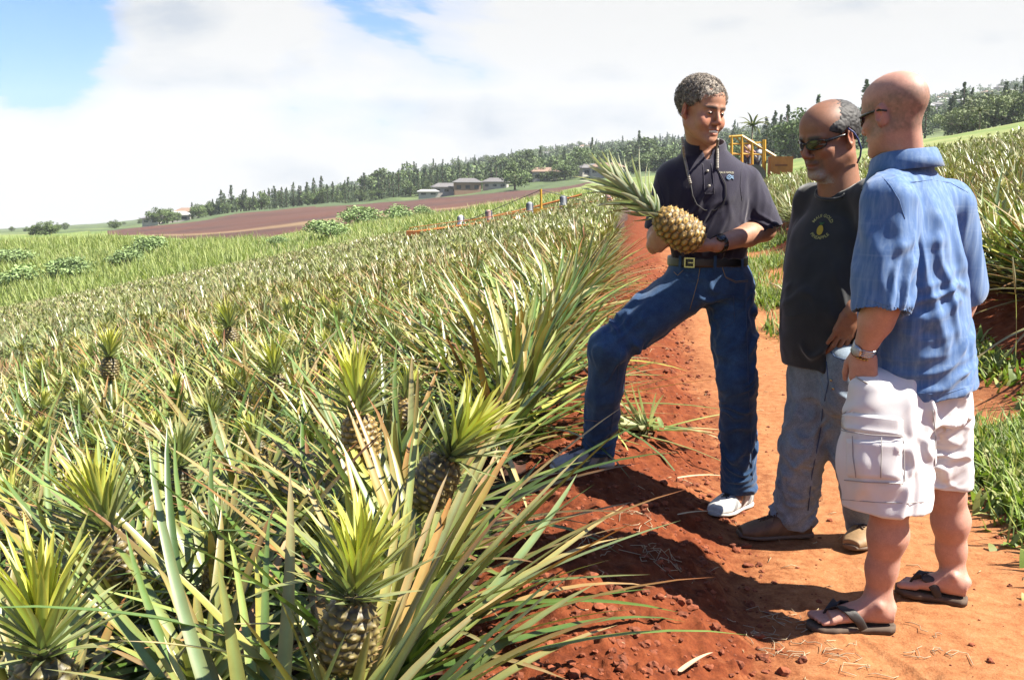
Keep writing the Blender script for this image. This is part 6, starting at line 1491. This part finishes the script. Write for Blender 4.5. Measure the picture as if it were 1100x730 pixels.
    fl = [(pel+[.05, -.12, -.05], .14, [.8, 0, -.4], .045, .14, .012), (P(1000, 500, D), .10, [.9, 0, .45], .035, .12, .012), (P(940, 500, D-.2), .16, [.1, 0, 1], .06, .2, .008), (P(985, 480, D-.1), .12, [.7, 0, .7], .04, .12, .012), (P(1020, 470, D), .12, [1, 0, -.2], .04, .12, .012), (pel, 9, [0, 0, 1], .1, .2, .004)]
    so, V, Q = garment('cargo_shorts', sp, PMAT['shorts'], b, .0045, fl, 41); bs = bvh_of(V, Q)
    # pocket bag and flap standing a little off the cloth
    def patch(x0, y0, x1, y1, off, name, nx=14, ny=12, sk=0):
        V = []; 
        for j in range(ny+1):
            for i in range(nx+1):
                a, c = i/nx, j/ny; px = x0+(x1-x0)*a; py = y0+(y1-y0)*c+sk*a; h, n = shoot(bs, px, py, off*(1 if 0 < a < 1 and 0 < c < 1 else -.25)); V.append(h if h is not None else proj(bs, P(px, py, D-.2), 0)[0])
        Q = [[j*(nx+1)+i, j*(nx+1)+i+1, (j+1)*(nx+1)+i+1, (j+1)*(nx+1)+i] for j in range(ny) for i in range(nx)]
        mb = MB(); mb.add(V, Q); return child(name, mb.mesh(name, PMAT['shorts']), so)
    patch(908, 470, 970, 513, .008, 'cargo_pocket', sk=4); patch(903, 441, 971, 462, .012, 'pocket_flap', sk=8)
    seams(so, bs, [([(907, 463), (930, 467), (950, 469), (968, 470)], .0016, .012), ([(918, 468), (919, 490), (922, 512)], .0014, .010), ([(946, 470), (946, 512)], .0014, .010), ([(970, 472), (971, 517)], .0016, .004), ([(908, 515), (930, 517), (969, 519)], .0016, .004), ([(905, 536), (940, 539), (975, 540), (998, 538)], .0013, .001), ([(915, 398), (921, 406), (932, 412)], .0022, .002), ([(1001, 520), (1025, 521), (1040, 518)], .0013, .001), ([(1002, 440), (1005, 470), (1004, 500)], .0016, .001)], 'seam', PMAT['shorts_seam'])
    # shirt
    hem = P(988, 418, D+.0); ax = nz(lf)
    tp = [Loft(hem, neck-[0, 0, .005], ax, [(0, -.0, .0, .178, .165), (.12, 0, 0, .178, .166), (.35, 0, 0, .178, .158), (.6, 0, -.005, .182, .145), (.78, 0, -.01, .176, .122), (.89, 0, -.01, .125, .10), (.96, 0, -.005, .085, .080)], .03, e=2.2),
          Cone(neck+[0, 0, -.045], sR+[0, 0, .004], .068, .066, .04), Cone(neck+[0, 0, -.045], sL+[0, 0, .004], .068, .066, .04),
          Cone(sL, lerp(sL, eL, .98), .074, .084, .03), Cone(sR, lerp(sR, eR, .85), .076, .088, .03), Cone(lerp(sL, eL, .94), lerp(sL, eL, 1.3), .075, .088, .004, True), Cone(lerp(sR, eR, .9), lerp(sR, eR, 1.2), .072, .09, .004, True),
          Half(lerp(sL, eL, 1.0), DOWN, .003) if False else Ell(neck+[0, 0, .045], [.088, .088, .05], k=.006, sub=True),
          Ell(hem+[0, 0, -.035], [.176, .165, .07], k=.01, sub=True), Half(hem+[0, 0, -.012], nz([-.10, 0, -1]), .004)]
    fl = [(P(985, 260, D-.2), .17, [.28, .1, -1], .050, .34, .014), (P(1010, 300, D-.1), .17, [-.12, 0, 1], .055, .35, .010), (P(965, 320, D-.2), .14, [.35, 0, 1], .045, .22, .012), (P(1000, 360, D-.1), .16, [1, 0, .25], .040, .20, .014), (P(990, 400, D-.1), .15, [1, 0, .15], .040, .25, .012),
          (lerp(sL, eL, .6), .12, [.1, 0, 1], .045, .2, .009), (lerp(sL, eL, .85)+[.05, 0, 0], .09, [.4, 0, 1], .03, .12, .009), (P(955, 190, D-.1), .08, [.5, 0, -1], .03, .1, .006), (P(1040, 240, D), .12, [.1, 0, 1], .05, .3, .008), (waist, 9, [0, 0, 1], .12, .3, .003)]
    sh, V, Q = garment('shirt', tp, PMAT['shirt'], b, .0045, fl, 51); bv = bvh_of(V, Q)
    CM = frame([-.80, .60, -.10], [-.10, .05, 1]); collar(sh, PMAT['shirt'], neck+[.010, 0, -.018], CM, .090, .088, .062, gap=.5, flap=.056, point=.03, flare=.012)
    seams(sh, bv, [([(948, 190), (957, 200), (966, 215), (972, 235)], .0010, .0005), ([(978, 196), (1000, 193), (1020, 196), (1040, 207)], .0010, .0005), ([(921, 318), (940, 324), (962, 330)], .0010, .0005), ([(946, 409), (980, 421), (1010, 424), (1040, 415)], .0010, .0005)], 'seam', PMAT['shirt'])
    # watch and bracelet
    d = nz(eL-wL); c = wL+d*.0; U = nz(np.cross(d, [0, 0, 1])); W2 = np.cross(d, U); mb = MB()
    for o2 in (0, .006, .012, .018): mb.tube([c+d*o2+(U*math.cos(a)+W2*math.sin(a))*.0335 for a in np.linspace(0, 2*np.pi, 29)], .0036, 6)
    wt = child('watch', mb.mesh('watch', PMAT['steel']), b); nn = nz(np.array([-.75, -.65, .1])-d*(np.array([-.75, -.65, .1])@d)); mb = MB(); mb.tube([c+d*.009+nn*.031, c+d*.009+nn*.042], .018, 18, col=(1, 1, 1)); child('watch_case', mb.mesh('watch_case', PMAT['steel']), wt)
    mb = MB(); mb.tube([c+d*.009+nn*.041, c+d*.009+nn*.0435], .0145, 18); child('watch_face', mb.mesh('watch_face', PMAT['watchface']), wt)
    mb = MB()
    for a in np.linspace(0, 2*np.pi, 22): 
        p = c-d*.012+(U*math.cos(a)+W2*math.sin(a))*.0315; mb.tube([p-d*.004, p, p+d*.004], [.002, .0052, .002], 6)
    child('bracelet', mb.mesh('bracelet', PMAT['gold']), b)
    return b
import time; _t=time.time()
GM = ground_mats(); PM = plant_mats()
build_ground(GM); print('ground', time.time()-_t)
build_light()
build_plants(PM); print('plants', time.time()-_t)
build_weeds(PM); print('weeds', time.time()-_t)
PMAT = people_mats()
man_one(); print('m1', time.time()-_t)
held_pineapple()
man_two(); print('m2', time.time()-_t)
man_three(); print('m3', time.time()-_t)
build_far(PM); print('far', time.time()-_t)
build_haze()
calibrate(.52, {'pineapple_leaf': .52, 'crown_leaf': .68, 'tree_foliage': .62, 'meadow': .7, 'weed_leaf': .62, 'white_twill': .84, 'teeth': .8, 'grey_hair': .75, 'white_work_shirt': .8, 'house_roof_white': .7, 'skin': .56, 'charcoal_jersey': .55, 'navy_pique': .52})
